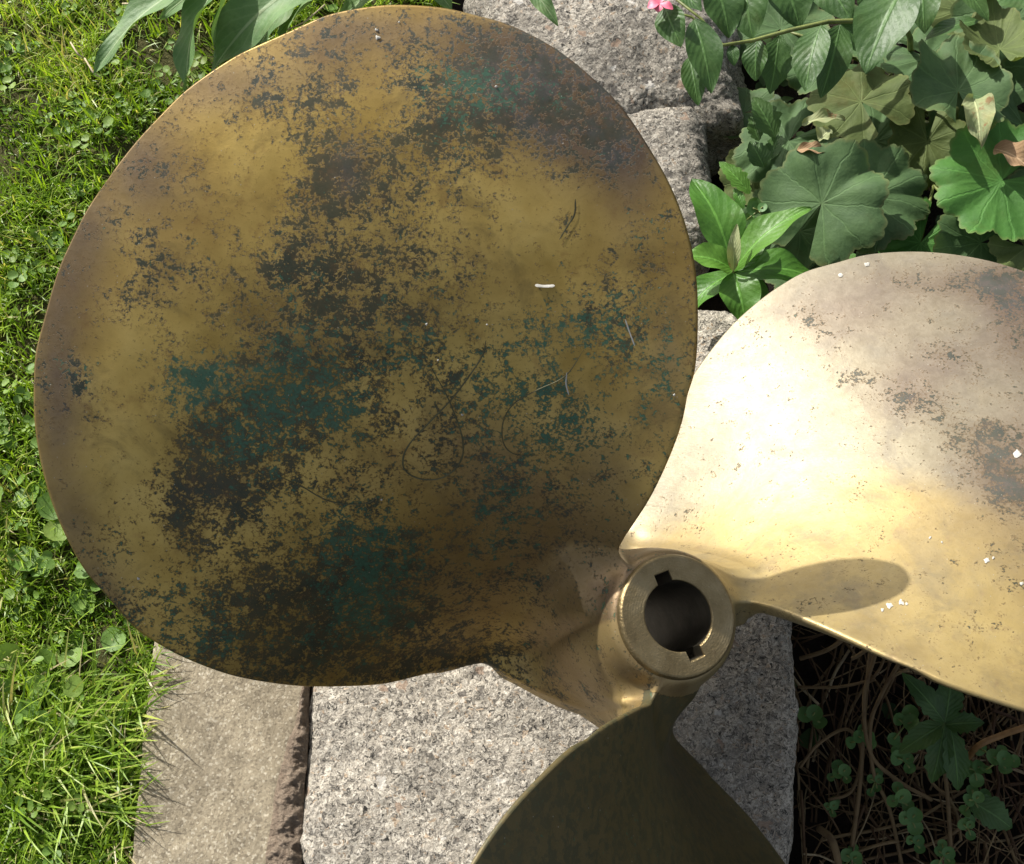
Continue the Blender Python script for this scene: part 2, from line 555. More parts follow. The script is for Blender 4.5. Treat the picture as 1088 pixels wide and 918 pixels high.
def rock(name, corners, H, mat, nu=150, nv=200, wob=0.004, rough=0.0022, rnd_r=0.012, ztop=0.0, dome=0.0, seed=0, tilt=(0, 0), zs=None):
    """a cut stone: four ground corners (world xy, counter clockwise), rounded arrises, hewn surface"""
    c = [Vector(p) for p in corners]
    V, F = [], []
    ctr = sum((Vector((q.x, q.y)) for q in c), Vector((0, 0))) / 4
    size = min((c[1] - c[0]).length, (c[3] - c[0]).length)
    for i in range(nu):
        for j in range(nv):
            u, w = i / (nu - 1) * 2 - 1, j / (nv - 1) * 2 - 1
            m = max(abs(u), abs(w))
            K = 0.86
            if m <= K:
                uu, ww, s = u / K, w / K, 0
            else:
                uu, ww, s = u / m, w / m, (m - K) / (1 - K)
            a, b = (uu + 1) / 2, (ww + 1) / 2
            # soften the plan corners
            cr = max(0, abs(uu) + abs(ww) - 1.72)
            sh = 1 - cr * 0.25
            p = (c[0] * (1 - a) + c[1] * a) * (1 - b) + (c[3] * (1 - a) + c[2] * a) * b
            xy = ctr + (Vector((p.x, p.y)) - ctr) * sh
            ed = (1 - max(abs(uu), abs(ww))) * size / 2          # distance to the edge
            z = ztop + tilt[0] * (xy.x - ctr.x) + tilt[1] * (xy.y - ctr.y)
            z += dome * (1 - uu * uu) * (1 - ww * ww)
            if s == 0:
                if ed < rnd_r:
                    z -= rnd_r - math.sqrt(max(0, rnd_r ** 2 - (rnd_r - ed) ** 2))
            else:
                z -= rnd_r + s * H
            q = Vector((xy.x, xy.y, 0)) * 1.0 + Vector((seed * 3.1, seed * 1.7, z))
            out = Vector((xy.x - ctr.x, xy.y - ctr.y, 0))
            if out.length > 1e-6:
                out.normalize()
            e2 = max(0.0, 1 - ed / 0.04)
            big = mnoise.fractal(q * 14, 1.0, 2.0, 3) * wob
            fin = mnoise.fractal(q * 110, 0.8, 2.1, 5) * rough
            P3 = Vector((xy.x, xy.y, z)) + out * (e2 * (big * 2.2 + fin * 1.2)) + Vector((0, 0, big + fin))
            V.append(P3)
    for i in range(nu - 1):
        for j in range(nv - 1):
            F.append((i * nv + j, (i + 1) * nv + j, (i + 1) * nv + j + 1, i * nv + j + 1))
    return mesh_obj(name, V, F, mat)


def quad(pts, z):
    return [at(px, py, z) for px, py in pts]


# big lower kerb block, small middle block, boulder on top of the row
tag(rock('granite_block', quad([(312, 990), (848, 990), (842, 322), (352, 322)], 0.0), 0.09, MGR, 320, 380, seed=1, rough=0.0010, wob=0.003),
    'long grey granite block under the hub, between the slab and the flower bed', 'granite block', 'granite stones edging the bed')
tag(rock('granite_block', quad([(430, 285), (754, 262), (752, 92), (450, 118)], 0.004), 0.09, MGR2, 170, 150, seed=2, rnd_r=0.022, rough=0.0011, wob=0.003),
    'small grey granite block with rounded corner beside the leafy bed', 'granite block', 'granite stones edging the bed')
tag(rock('granite_boulder', quad([(470, 112), (795, 92), (792, -70), (480, -70)], 0.035), 0.12, MGR2, 220, 150, seed=3, rnd_r=0.035, dome=0.012, wob=0.007, rough=0.0014),
    'large rounded granite boulder behind the top of the big blade', 'boulder', 'granite stones edging the bed')
# paving slab
tag(rock('concrete_slab', [Vector((-0.368, -0.17, 0)), at(285, 1000), at(285, 1000) + (at(357, 520) - at(285, 1000)) * ((0.43 - at(285, 1000).y) / (at(357, 520).y - at(285, 1000).y)), Vector((-0.366, 0.43, 0))], 0.07, MCO, 200, 260, seed=4, wob=0.0012, rough=0.0006, rnd_r=0.004, ztop=-0.004),
    'plain sandy concrete slab between the lawn and the granite block', 'paving slab')
# mortar in the joint
jm = Mesh()
P = []
for i in range(400):
    t = i / 399
    y = 600 + t * 400
    c = np.interp(y, [600, 730, 770, 800, 850, 880, 918, 1000], [330, 325, 321, 315, 307, 305, 301, 296])
    w = np.interp(y, [600, 730, 760, 790, 830, 870, 918, 1000], [4, 4, 6, 11, 15, 17, 19, 20])
    row = []
    for j in range(30):
        s = j / 29 * 2 - 1
        p = at(c + s * w, y, -0.0035)
        p.z += -0.007 * s * s + 0.0075 + 0.0035 * mnoise.fractal(p * 110, 0.8, 2.2, 5)
        row.append(p)
    P.append(row)
jm.grid(P)
tag(jm.build('joint_mortar', MJOINT), kind='structure')

# ------------------------------------------------------------------ the propeller
TH0 = R(139.6)
LOUT = [(657,588),(664,572),(675,555),(693,526),(712,485),(725,448),(732,411),(737,380),(738.5,355),(739,328),(738,300),(734,270),(727,241),(717,213),(704,185),(675,137),(656,111),(634,89),(610,68),(582,48),(540,27),(508,18),(470,9),(427,6),(400,7),(350,16),(311,33),(259,56),(240,67),(212,86),(192,102),(171,123.5),(149,147),(128,173),(112,196),(94,222),(78,254),(62,290),(48,340),(39,374),(37,411),(38,450),(44,489),(55,530),(70,567),(92,607),(115,633),(143,666),(170,684),(198,699),(250,718),(312,728),(360,729),(400,727),(419,724),(470,711),(518,700)]


def helix(r, t):
    q = (r - .2) / .2
    z = -0.00778 - (0.86303 + 0.13651 * q) / (2 * np.pi) * t + 0.22528 * r - 0.04328 * t * t - 0.04166 * q * q
    k = 0.012
    zmin = -0.134
    e = (z - zmin) / k
    return zmin + k * np.where(e > 30, e, np.log1p(np.exp(np.minimum(e, 30))))


def unproj_blade(pts, ang):
    """photo points -> (r, t) on the blade turned by ang from the first one"""
    out = []
    for px, py in pts:
        d = AX @ np.array([(px - 544.0) / FPX, -(py - 459.0) / FPX, -1.0])
        z = -0.03
        for it in range(80):
            k = (z - CAMP[2]) / d[2]
            X, Y = CAMP[0] + k * d[0], CAMP[1] + k * d[1]
            r = math.hypot(X, Y)
            t = (math.atan2(Y, X) - TH0 - ang + math.pi) % (2 * math.pi) - math.pi
            z = .7 * z + .3 * float(helix(r, t))
        out.append((r, t))
    return out


rt = unproj_blade(LOUT, 0.0)
ITIP = LOUT.index((112,196))
hi = [(0.030, R(2)), (0.038, R(-2))] + rt[:ITIP + 1]
lo = [(0.036, R(74)), (0.046, R(68)), (0.056, R(58)), (0.064, R(53))] + rt[:ITIP - 1:-1]


def resample(poly, n):
    """poly of (r, t): resampled along xy arc length, ease towards both ends"""
    c = smooth_curve([(r * math.cos(t), r * math.sin(t)) for r, t in poly], 6)
    s = np.concatenate([[0], np.cumsum(np.linalg.norm(np.diff(c, axis=0), axis=1))])
    q = np.linspace(0, s[-1], 600)
    c = np.stack([np.interp(q, s, c[:, 0]), np.interp(q, s, c[:, 1])], 1)
    s = q
    for _ in range(60):
        c[40:-1] = c[40:-1] * 0.5 + 0.25 * (c[39:-2] + np.concatenate([c[41:], ]))
    u = np.linspace(0, 1, n)
    u = u * 0.45 + 0.55 * (1 - np.cos(np.pi * u)) / 2
    q = u * s[-1]
    x, y = np.interp(q, s, c[:, 0]), np.interp(q, s, c[:, 1])
    return x, y


# colour fields: where the patina is dark, green, grey; positions on the blade as seen in the photograph
DARK = [(350,390,230,260,.16),(330,350,100,130,.18),(640,400,70,110,.16),(362,178,34,34,.75),(350,205,30,30,.5),(405,172,50,26,.55),(455,135,45,38,.6),(500,112,55,40,.7),(560,112,70,45,.75),(620,140,45,45,.7),
        (600,160,50,22,.4),(470,50,50,25,.35),(540,60,60,30,.7),(620,100,30,40,.7),(660,160,30,40,.5),(350,90,50,28,.4),(350,50,35,18,.35),(525,165,14,34,.6),
        (330,240,30,40,.35),(400,215,60,35,.28),(310,320,55,60,.33),(375,330,55,60,.34),(430,365,45,35,.4),(300,375,55,30,.34),(440,290,60,50,.22),
        (205,400,30,20,.5),(225,425,34,28,.55),(285,425,55,40,.42),(300,460,50,40,.35),(255,480,55,35,.6),(200,505,26,36,.75),(190,540,20,40,.55),
        (208,575,14,26,.5),(265,520,50,30,.45),(330,420,30,50,.35),(370,440,25,30,.35),(250,555,40,40,.15),(345,610,70,50,.6),(400,580,50,40,.35),
        (290,640,70,40,.45),(360,660,90,45,.5),(250,690,120,26,.35),(430,650,60,50,.35),(330,710,150,20,.45),(200,640,60,40,.3),(110,575,20,22,.5),
        (120,640,30,30,.3),(190,180,22,15,.42),(163,318,22,30,.42),(70,430,16,10,.55),(103,445,14,8,.5),(85,395,18,16,.3),(285,118,25,16,.35),
        (330,130,40,20,.25),(600,345,60,28,.3),(655,355,40,30,.32),(565,420,45,45,.22),(510,480,50,55,.25),(640,282,12,22,.5),(605,235,6,26,.4),
        (695,285,22,26,.42),(700,240,14,18,.2),(640,420,40,50,.12),(560,560,70,50,.2),(450,560,80,50,.12),(645,180,12,16,.5),(90,320,20,30,.2),
        (110,250,25,25,.2),(240,280,30,40,.15),(500,420,30,40,.2),(480,330,50,30,.2),(520,700,50,20,.4),(480,700,60,20,.4)]
CLEAN = [(575,215,50,62,.6),(660,225,40,45,.3),(535,290,55,60,.2),(115,500,45,55,.5),(130,440,45,50,.3),(280,205,35,50,.35),(250,150,45,30,.2),
         (430,90,45,35,.35),(430,120,40,20,.25),(130,360,30,30,.3),(60,520,20,60,.1),(330,500,40,20,.25),(430,510,50,40,.25),(300,540,30,20,.2),
         (210,320,40,35,.2),(160,600,50,40,.2),(250,230,40,40,.2),(390,400,30,30,.1),(270,590,30,20,.2)]
GREEN = [(380,420,220,240,.16),(600,430,110,130,.2),(210,402,30,20,.75),(195,425,16,18,.6),(250,480,50,30,.3),(265,430,60,40,.4),(365,440,25,35,.55),(310,400,40,50,.3),(400,600,50,55,.46),(380,660,50,40,.42),
         (550,425,50,45,.6),(600,440,40,40,.45),(600,345,60,35,.45),(545,390,30,30,.4),(700,430,25,60,.5),(715,400,14,40,.6),(690,320,16,20,.5),(120,390,70,25,.35),
         (95,515,12,25,.6),(70,570,30,20,.3),(190,650,60,40,.45),(140,600,40,30,.4),(490,80,50,30,.35),(560,90,60,30,.35),(430,370,50,40,.3),(520,560,40,60,.4),
         (480,130,60,40,.25),(340,560,60,40,.3),(320,330,50,60,.2),(230,690,80,30,.3),(690,240,30,30,.3),(650,470,60,80,.3)]
GREY = [(600,110,70,60,.5),(560,70,60,40,.4),(370,180,16,28,.8),(350,60,60,40,.5),(540,70,80,45,.7),(620,120,55,55,.9),(670,170,30,50,.8),(230,520,25,12,.5),(60,400,26,60,.6),(60,320,30,50,.6),
        (90,245,28,60,.8),(150,170,40,55,.85),(230,90,70,30,.75),(60,480,22,60,.5),(80,570,22,50,.5),(110,630,25,40,.4),(640,60,60,30,.3),(710,380,20,60,.4),
        (500,500,60,60,.35),(550,540,60,80,.3),(600,600,40,60,.4),(650,560,40,80,.4),(470,620,80,40,.3),(400,30,120,22,.5),(640,480,50,60,.2)]
# second blade: patches seen on the bright one
DARK2 = [(865,335,26,16,.5),(1010,300,60,16,.45),(1075,320,22,40,.55),(1050,300,30,16,.4),(915,398,22,10,.5),(965,422,28,14,.55),(1000,440,20,18,.4),(1020,465,26,22,.5),
         (1055,500,30,30,.6),(1085,520,30,30,.6),(1050,455,18,10,.5),(1000,375,28,14,.35),(890,380,14,8,.35),(822,410,14,12,.2),(800,350,18,10,.2),(1140,420,70,120,.5)]
GREY2 = [(1010,300,80,26,.6),(870,330,50,30,.5),(1080,330,40,50,.7),(1000,380,50,30,.5),(1060,500,60,50,.7),(960,420,40,30,.6),(930,330,50,40,.4),(820,420,60,60,.15),(1150,420,80,140,.6)]
GREEN2 = [(860,640,60,30,.1),(760,580,20,10,.3),(790,360,20,12,.2)]


def gfield(px, py, L):
    o = np.zeros_like(px)
    for x, y, rx, ry, s in L:
        o += s * np.exp(-(((px - x) / rx) ** 2 + ((py - y) / ry) ** 2) * 0.8)
    return o


NU, NV = 210, 170
RSEAM = 0.100                                  # inside this radius the blades melt into the hub


def cut(poly, r0):
    """polyline (r, t) from radius r0 outwards"""
    k = max(i for i, (r, t) in enumerate(poly[:20]) if r < r0)
    (ra, ta), (rb, tb) = poly[k], poly[k + 1]
    f = (r0 - ra) / (rb - ra)
    return [(r0, ta + f * (tb - ta))] + poly[k + 1:]


hx, hy = resample(cut(hi, RSEAM - 0.005), NU)
lx, ly = resample(cut(lo, RSEAM - 0.005), NU)


def edge_rt(poly):
    """edge angle as a function of the radius, along the same curve the blade uses"""
    c = smooth_curve([(r * math.cos(t), r * math.sin(t)) for r, t in poly], 6)
    r = np.hypot(c[:, 0], c[:, 1])
    t = np.unwrap(np.arctan2(c[:, 1], c[:, 0]))
    keep = [0]
    for i in range(1, len(r)):
        if r[i] > r[keep[-1]] + 1e-5:
            keep.append(i)
        if r[i] > 0.14:
            break
    return r[keep], t[keep]


hi_r, hi_t = edge_rt(hi)
lo_r, lo_t = edge_rt(lo)


def smin(a, b, k):
    h = np.clip(k - np.abs(a - b), 0, None) / k
    return np.minimum(a, b) - h * h * h * k / 6.0


def smax(a, b, k):
    return -smin(-a, -b, k)


def thick(r, v):
    prof = np.sqrt(np.clip(4 * v * (1 - v), 0, 1))
    thm = 0.004 + 0.014 * np.clip(1 - r / 0.39, 0, 1)
    the = 0.0028 + 0.010 * np.exp(-np.clip(r - 0.036, 0, 1) / 0.035)
    return np.maximum(the + (thm - the) * prof, the)


def sdf_blade(X, Y, Z, ang):
    r = np.hypot(X, Y) + 1e-6
    t = np.mod(np.arctan2(Y, X) - TH0 - ang + R(130), 2 * np.pi) - R(130)
    e = 5e-4
    h = helix(r, t)
    hr_ = (helix(r + e, t) - helix(r - e, t)) / (2 * e)
    ht_ = (helix(r, t + e) - helix(r, t - e)) / (2 * e)
    g = np.sqrt(1 + hr_ ** 2 + (ht_ / r) ** 2)
    th_, tl_ = np.interp(r, hi_r, hi_t), np.interp(r, lo_r, lo_t)
    if -3 < ang < -1:
        tl_ = tl_ + R(9) * np.exp(-((r - 0.060) / 0.018) ** 2)      # thicker casting at this root
    v = np.clip((t - th_) / (tl_ - th_), 0, 1)
    th = thick(r, v)
    dt = (Z - h) / g
    db = -dt - th
    L = r * np.sqrt(1 + (ht_ / r) ** 2)
    de = np.maximum((th_ - t) * L, (t - tl_) * np.minimum(L, 0.05)) - 0.0015
    return smax(np.maximum(dt, db), de, 0.007)


def sdf_root(X, Y, Z):
    r = np.hypot(X, Y)
    Rh = 0.0366 + 0.0125 * (1 - np.exp(np.clip(Z, -0.2, 0) / 0.035))
    hubd = smax(r - Rh, np.abs(Z + 0.0665) - 0.0635, 0.010)
    k = 0.006 + 0.064 * np.clip((-Z - 0.001) / 0.026, 0, 1)
    d = np.full_like(X, 1.0)
    for a_ in (0.0, -2 * math.pi / 3, 2 * math.pi / 3):
        d = smin(d, sdf_blade(X, Y, Z, a_), 0.018)
    f = np.clip((0.098 - r) / 0.03, 0, 1)
    return smax(smin(d, hubd, np.maximum(k * f, 1e-4)), -(Z + 0.147), 0.006)


def project(P, it=5):
    P = np.array(P, float)
    e = 2e-4
    for _ in range(it):
        f = sdf_root(P[:, 0], P[:, 1], P[:, 2])
        G = np.stack([(sdf_root(*(P + np.eye(3)[k] * e).T) - sdf_root(*(P - np.eye(3)[k] * e).T)) / (2 * e) for k in range(3)], 1)
        n2 = np.maximum((G ** 2).sum(1), 0.05)
        st = (f / n2)[:, None] * G
        ln = np.linalg.norm(st, axis=1, keepdims=True)
        P = P - st * np.minimum(1, 0.002 / np.maximum(ln, 1e-9))
    return P


def surface_nets(fn, lo3, hi3, h):
    ax_ = [np.arange(lo3[k], hi3[k] + h, h) for k in range(3)]
    X, Y, Z = np.meshgrid(*ax_, indexing='ij')
    F = fn(X, Y, Z)
    S = F < 0
    n = np.array(F.shape)
    acc = np.zeros((*(n - 1), 3)); cnt = np.zeros(n - 1)
    G = np.stack([X, Y, Z], -1)
    for d in range(3):
        a = [slice(None)] * 3; b = [slice(None)] * 3
        a[d] = slice(0, -1); b[d] = slice(1, None)
        fa, fb = F[tuple(a)], F[tuple(b)]
        cr = S[tuple(a)] != S[tuple(b)]
        w = np.where(cr, fa / np.where(cr, fa - fb, 1), 0)
        p = G[tuple(a)] + w[..., None] * (G[tuple(b)] - G[tuple(a)])
        o1, o2 = [k for k in range(3) if k != d]
        for i in (0, 1):
            for j in (0, 1):
                s_ = [slice(None)] * 3
                s_[o1] = slice(i, n[o1] - 1 + i); s_[o2] = slice(j, n[o2] - 1 + j)
                c_ = cr[tuple(s_)]
                acc += np.where(c_[..., None], p[tuple(s_)], 0); cnt += c_
    act = cnt > 0
    idx = -np.ones(act.shape, int); idx[act] = np.arange(act.sum())
    V = acc[act] / cnt[act][:, None]
    FA = []
    for d in range(3):
        a = [slice(None)] * 3; b = [slice(None)] * 3
        a[d] = slice(0, -1); b[d] = slice(1, None)
        sa_ = S[tuple(a)]; cr = sa_ != S[tuple(b)]
        o1, o2 = [(1, 2), (2, 0), (0, 1)][d]
        I = np.argwhere(cr)
        I = I[(I[:, o1] > 0) & (I[:, o2] > 0) & (I[:, o1] < n[o1] - 1) & (I[:, o2] < n[o2] - 1)]
        fl = sa_[tuple(I.T)]
        q = []
        for di, dj in ((-1, -1), (0, -1), (0, 0), (-1, 0)):
            J = I.copy(); J[:, o1] += di; J[:, o2] += dj
            q.append(idx[tuple(J.T)])
        q = np.stack(q, 1)
        q[~fl] = q[~fl][:, ::-1]
        FA.append(q)
    return V, np.concatenate(FA)


def blade(idx, ang, parent, label):
    u = np.linspace(0, 1, NU)[:, None]
    v = np.linspace(0, 1, NV)
    v = (v * 0.35 + 0.65 * (1 - np.cos(np.pi * v)) / 2)[None, :]
    hr, ht = np.hypot(hx, hy)[:, None], np.arctan2(hy, hx)[:, None]
    lr, lt = np.hypot(lx, ly)[:, None], np.arctan2(ly, lx)[:, None]
    # xy lerp far out, polar lerp near the hub
    r = hr + (lr - hr) * v
    t = ht + (lt - ht) * v
    w = np.clip((np.minimum(hr, lr) - 0.05) / 0.12, 0, 1)
    w = w * w * (3 - 2 * w)
    X = (r * np.cos(t)) * (1 - w) + (hr * np.cos(ht) * (1 - v) + lr * np.cos(lt) * v) * w
    Y = (r * np.sin(t)) * (1 - w) + (hr * np.sin(ht) * (1 - v) + lr * np.sin(lt) * v) * w
    r, t = np.hypot(X, Y), np.arctan2(Y, X)
    Z = helix(r, t)

    def normals(X, Y, Z):
        e = 1e-4
        def zz(x, y):
            return helix(np.hypot(x, y), np.arctan2(y, x))
        gx = (zz(X + e, Y) - zz(X - e, Y)) / (2 * e)
        gy = (zz(X, Y + e) - zz(X, Y - e)) / (2 * e)
        N = np.stack([-gx, -gy, np.ones_like(gx)], -1)
        return N / np.linalg.norm(N, axis=-1, keepdims=True)
    N = normals(X, Y, Z)
    tipf = np.clip((1 - u) / 0.04, 0, 1)
    the = thick(r, np.zeros_like(r))
    th = the + (thick(r, v * np.ones_like(r)) - the) * tipf
    top = np.stack([X, Y, Z], -1)
    bot = np.stack([X, Y, Z], -1) - N * th[..., None]
    ca, sa = math.cos(TH0 + ang), math.sin(TH0 + ang)

    def place(P):
        P = P.reshape(-1, 3)
        return np.stack([ca * P[:, 0] - sa * P[:, 1], sa * P[:, 0] + ca * P[:, 1], P[:, 2]], 1)
    Tp, Bp = place(top), place(bot)
    n = NU * NV
    V = np.concatenate([Tp, Bp])
    idg = np.arange(n).reshape(NU, NV)
    F = []
    A, B_, C_, D_ = idg[:-1, :-1].ravel(), idg[1:, :-1].ravel(), idg[1:, 1:].ravel(), idg[:-1, 1:].ravel()
    F += list(zip(A, D_, C_, B_))
    F += list(zip(A + n, B_ + n, C_ + n, D_ + n))
    # rim: a rounded edge through a middle line pushed outwards
    rim = []
    loop = list(idg[:, 0]) + list(idg[-1, 1:]) + list(idg[::-1, -1][1:])
    cen = V[idg[NU // 2, NV // 2]]
    VM = []
    for k, i in enumerate(loop):
        a, b = V[loop[max(k - 2, 0)]], V[loop[min(k + 2, len(loop) - 1)]]
        tg = b - a
        nn = V[i] - V[i + n]
        o = np.cross(tg, nn)
        lo_ = np.linalg.norm(o)
        o = o / lo_ if lo_ > 1e-12 else np.zeros(3)
        if o @ (V[i] - cen) < 0:
            o = -o
        mid = (V[i] + V[i + n]) / 2
        VM.append(mid + o * np.linalg.norm(nn) * 0.42)
    V = np.concatenate([V, np.array(VM)])
    mb = 2 * n
    for k in range(len(loop) - 1):
        a, b = loop[k], loop[k + 1]
        F.append((a, b, mb + k + 1, mb + k))
        F.append((mb + k, mb + k + 1, b + n, a + n))
    rr = np.hypot(V[:, 0], V[:, 1])
    near = rr < 0.118
    PV = project(V[near], 4)
    fade = np.clip((0.118 - rr[near]) / 0.01, 0, 1)[:, None]
    V[near] = V[near] * (1 - fade) + PV * fade
    sunk = np.clip((RSEAM - rr) / 0.004, 0, 1)            # tuck the inner rows just under the hub casting
    V[:NU * NV] -= place(N)[:] * (sunk[:NU * NV, None] * 0.0006)
    # where each point of the blade appears in the photograph (for the patina map only)
    def pix(W):
        C = (W - CAMP) @ AX
        return 544 + FPX * C[:, 0] / -C[:, 2], 459 - FPX * C[:, 1] / -C[:, 2]
    px, py = pix(V)
    fields = patina(idx, px, py)
    o = mesh_obj('blade', V, F, MB, parent, attrs=fields)
    o['label'] = label
    return o


def patina(idx, px, py):
    if idx == 0:
        dark = 0.98 * (1 - np.exp(-0.95 * gfield(px, py, DARK))) - gfield(px, py, CLEAN) * 0.55 + 0.02
        green, grey, clean = gfield(px, py, GREEN), gfield(px, py, GREY), np.zeros_like(px)
    elif idx == 1:
        dark = gfield(px, py, DARK2) * 1.0 - 0.19
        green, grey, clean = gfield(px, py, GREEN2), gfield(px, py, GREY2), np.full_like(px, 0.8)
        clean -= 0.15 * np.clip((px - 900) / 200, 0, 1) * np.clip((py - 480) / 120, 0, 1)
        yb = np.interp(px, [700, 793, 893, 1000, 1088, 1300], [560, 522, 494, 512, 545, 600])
        clean -= 0.40 * np.clip((py - yb + 14) / 34, 0, 1)  # lower border of the sun highlight put into the colour, olive gold below
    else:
        dark = np.full_like(px, 1.5) - 0.25 * np.clip(1 - np.abs(px - 540 - (918 - py) * 0.6) / 60, 0, 1)  # lower blade: its shade deepened by an even dark coat in the colour
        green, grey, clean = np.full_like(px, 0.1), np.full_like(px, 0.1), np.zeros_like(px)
    clean = np.clip(clean, 0, 1)
    return {'dark': dark, 'green': green, 'grey': np.clip(grey, 0, 1), 'clean': clean,
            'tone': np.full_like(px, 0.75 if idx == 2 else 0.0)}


prop = empty('ship_propeller', (0, 0, HUBZ), 'three bladed bronze propeller with mottled patina lying over the granite stones', 'propeller')
prop.rotation_euler = Matrix([list(map(float, q)) for q in RP]).to_euler()
b0 = blade(0, 0.0, prop, 'big blotchy brown and green blade towards the lawn')
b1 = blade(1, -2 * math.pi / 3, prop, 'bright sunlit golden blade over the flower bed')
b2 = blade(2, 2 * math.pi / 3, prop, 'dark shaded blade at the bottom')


def on_blade(px, py, ang=0.0, lift=0.0):
    (r, t), = unproj_blade([(px, py)], ang)
    a = t + TH0 + ang
    x, y = r * math.cos(a), r * math.sin(a)
    return Vector((x, y, float(helix(r, t)) + lift))


def ribbon(name, pts, w, mat, parent, ang=0.0, taper=True, lift=0.0006):
    c = smooth_curve([tuple(on_blade(px, py, ang, lift)) for px, py in pts], 8)
    Mx = Mesh()
    P = []
    n = len(c)
    for i in range(n):
        p = Vector(c[i])
        d = (Vector(c[min(i + 1, n - 1)]) - Vector(c[max(i - 1, 0)])).normalized()
        s_ = d.cross(Vector((0, 0, 1))).normalized()
        k = w * 0.5 * (1 if not taper else min(1, 0.35 + 2.2 * math.sin(math.pi * i / (n - 1))))
        k *= 0.85 + 0.3 * mnoise.noise(p * 300)
        P.append([p - s_ * k, p + Vector((0, 0, 0.0002)), p + s_ * k])
    Mx.grid(P)
    return mesh_obj(name, Mx.v, Mx.f, mat, parent)


M_SCR = plain('dark_scratch', (0.085, 0.078, 0.034), 0.6, 0.3)
M_WHITE = plain('dried_white_fleck', (0.50, 0.48, 0.42), 0.7)
ribbon('scratched_loop', [(516, 362), (513, 376), (503, 393), (480, 424), (455, 450), (435, 472), (428, 488), (431, 501), (446, 509), (466, 509), (482, 500), (491, 485), (491, 466), (484, 444), (474, 420), (455, 386)], .0010, M_SCR, b0)
ribbon('scratched_curve', [(620, 372), (600, 400), (570, 415), (545, 430), (534, 450), (535, 472), (547, 483), (572, 484)], .0007, M_SCR, b0)
ribbon('scratched_curve', [(300, 508), (322, 518), (345, 531), (370, 536), (392, 534), (400, 527)], .0008, M_SCR, b0)
ribbon('scraped_notch', [(611, 212), (610, 228), (603, 240), (594, 255)], .0009, M_SCR, b0)
ribbon('white_fleck', [(568, 303.5), (578, 304.5), (589, 304)], .0020, M_WHITE, b0)
ribbon('white_fleck', [(664, 340), (668, 352), (674, 368)], .0009, M_WHITE, b0)
ribbon('white_fleck', [(602, 396), (601, 408), (604, 420)], .0008, M_WHITE, b0)


def fleck(px, py, r, ang, parent):
    c = on_blade(px, py, ang, 0.0004)
    e = 4
    ux = (on_blade(px + e, py, ang, 0.0004) - c) / e
    uy = (on_blade(px, py + e, ang, 0.0004) - c) / e
    n = ux.cross(uy).normalized()
    if n.z < 0:
        n = -n
    V, F = [c + n * 0.0007], []
    m = 14
    for k in range(m):
        t = 2 * math.pi * k / m
        rr = r * 0.62 * (1 + 0.8 * mnoise.noise(Vector((px + math.cos(t), py + math.sin(t), 0.3)) * 1.3))
        V.append(c + ux * rr * math.cos(t) + uy * rr * math.sin(t))
    for k in range(m):
        F.append((0, 1 + k, 1 + (k + 1) % m))
    mesh_obj('white_fleck', V, F, M_WHITE, parent)


for q in ((400, 32, 2.5), (401, 40, 3.5), (453, 345, 2.2), (424, 24, 1.6), (465, 383, 1.5), (491, 441, 1.8), (517, 345, 1.4), (527, 92, 2.0), (147, 615, 2.0), (405, 531, 1.6), (716, 420, 2.2), (560, 313, 5)):
    if q[2] < 4:
        fleck(*q, 0.0, b0)
A1 = -2 * math.pi / 3
for q in ((945, 644, 6), (957, 640, 4.5), (937, 648, 2.6), (963, 641, 2.4), (1048, 595, 5), (1055, 593, 2.5), (1081, 482, 6), (893, 293, 4), (921, 281, 4), (988, 571, 2), (1000, 576, 1.6), (1085, 620, 3)):
    fleck(*q, A1, b1)


def casting(parent):
    V, F = surface_nets(sdf_root, (-0.108, -0.108, -0.184), (0.108, 0.108, 0.075), 0.0014)
    V = project(V, 4)
    r = np.hypot(V[:, 0], V[:, 1])
    zc = V[F][:, :, 2]
    keep = (r[F].max(1) < RSEAM + 0.0005) & ~((r[F].min(1) < 0.0325) & (zc.max(1) > -0.122)) & (r[F].min(1) > 0.021)
    F = F[keep]
    used = np.unique(F)
    mp = -np.ones(len(V), int); mp[used] = np.arange(len(used))
    V, F = V[used], mp[F]
    C = (V - CAMP) @ AX
    px, py = 544 + FPX * C[:, 0] / -C[:, 2], 459 - FPX * C[:, 1] / -C[:, 2]
    ang = np.mod(np.arctan2(V[:, 1], V[:, 0]) - TH0 + R(15), 2 * np.pi)
    f0, f1, f2 = patina(0, px, py), patina(1, px, py), patina(2, px, py)
    near = np.clip((0.070 - np.hypot(V[:, 0], V[:, 1])) / 0.030, 0, 1)
    for k_, v_ in (('dark', 0.08), ('grey', 0.85), ('clean', 0.0), ('green', 0.4)):
        f0[k_] = f0[k_] * (1 - near) + v_ * near
    sd_ = np.stack([np.abs(sdf_blade(V[:, 0], V[:, 1], V[:, 2], a_)) for a_ in (0.0, -2 * math.pi / 3, 2 * math.pi / 3)], 1)
    wt = np.exp(-sd_ / 0.004) + 1e-9
    r_, t_ = np.hypot(V[:, 0], V[:, 1]), np.mod(np.arctan2(V[:, 1], V[:, 0]) - TH0 - 2 * math.pi / 3 + R(130), 2 * np.pi) - R(130)
    wt[:, 2] *= np.clip((V[:, 2] - helix(r_, t_) + 0.014) / 0.014, 0, 1) * np.clip((r_ - 0.044) / 0.030, 0, 1)
    wt /= wt.sum(1, keepdims=True)
    at_ = {k: f0[k] * wt[:, 0] + f1[k] * wt[:, 1] + f2[k] * wt[:, 2] for k in f0}
    return mesh_obj('hub_casting', V, F, MB, parent, attrs=at_)


casting(prop)


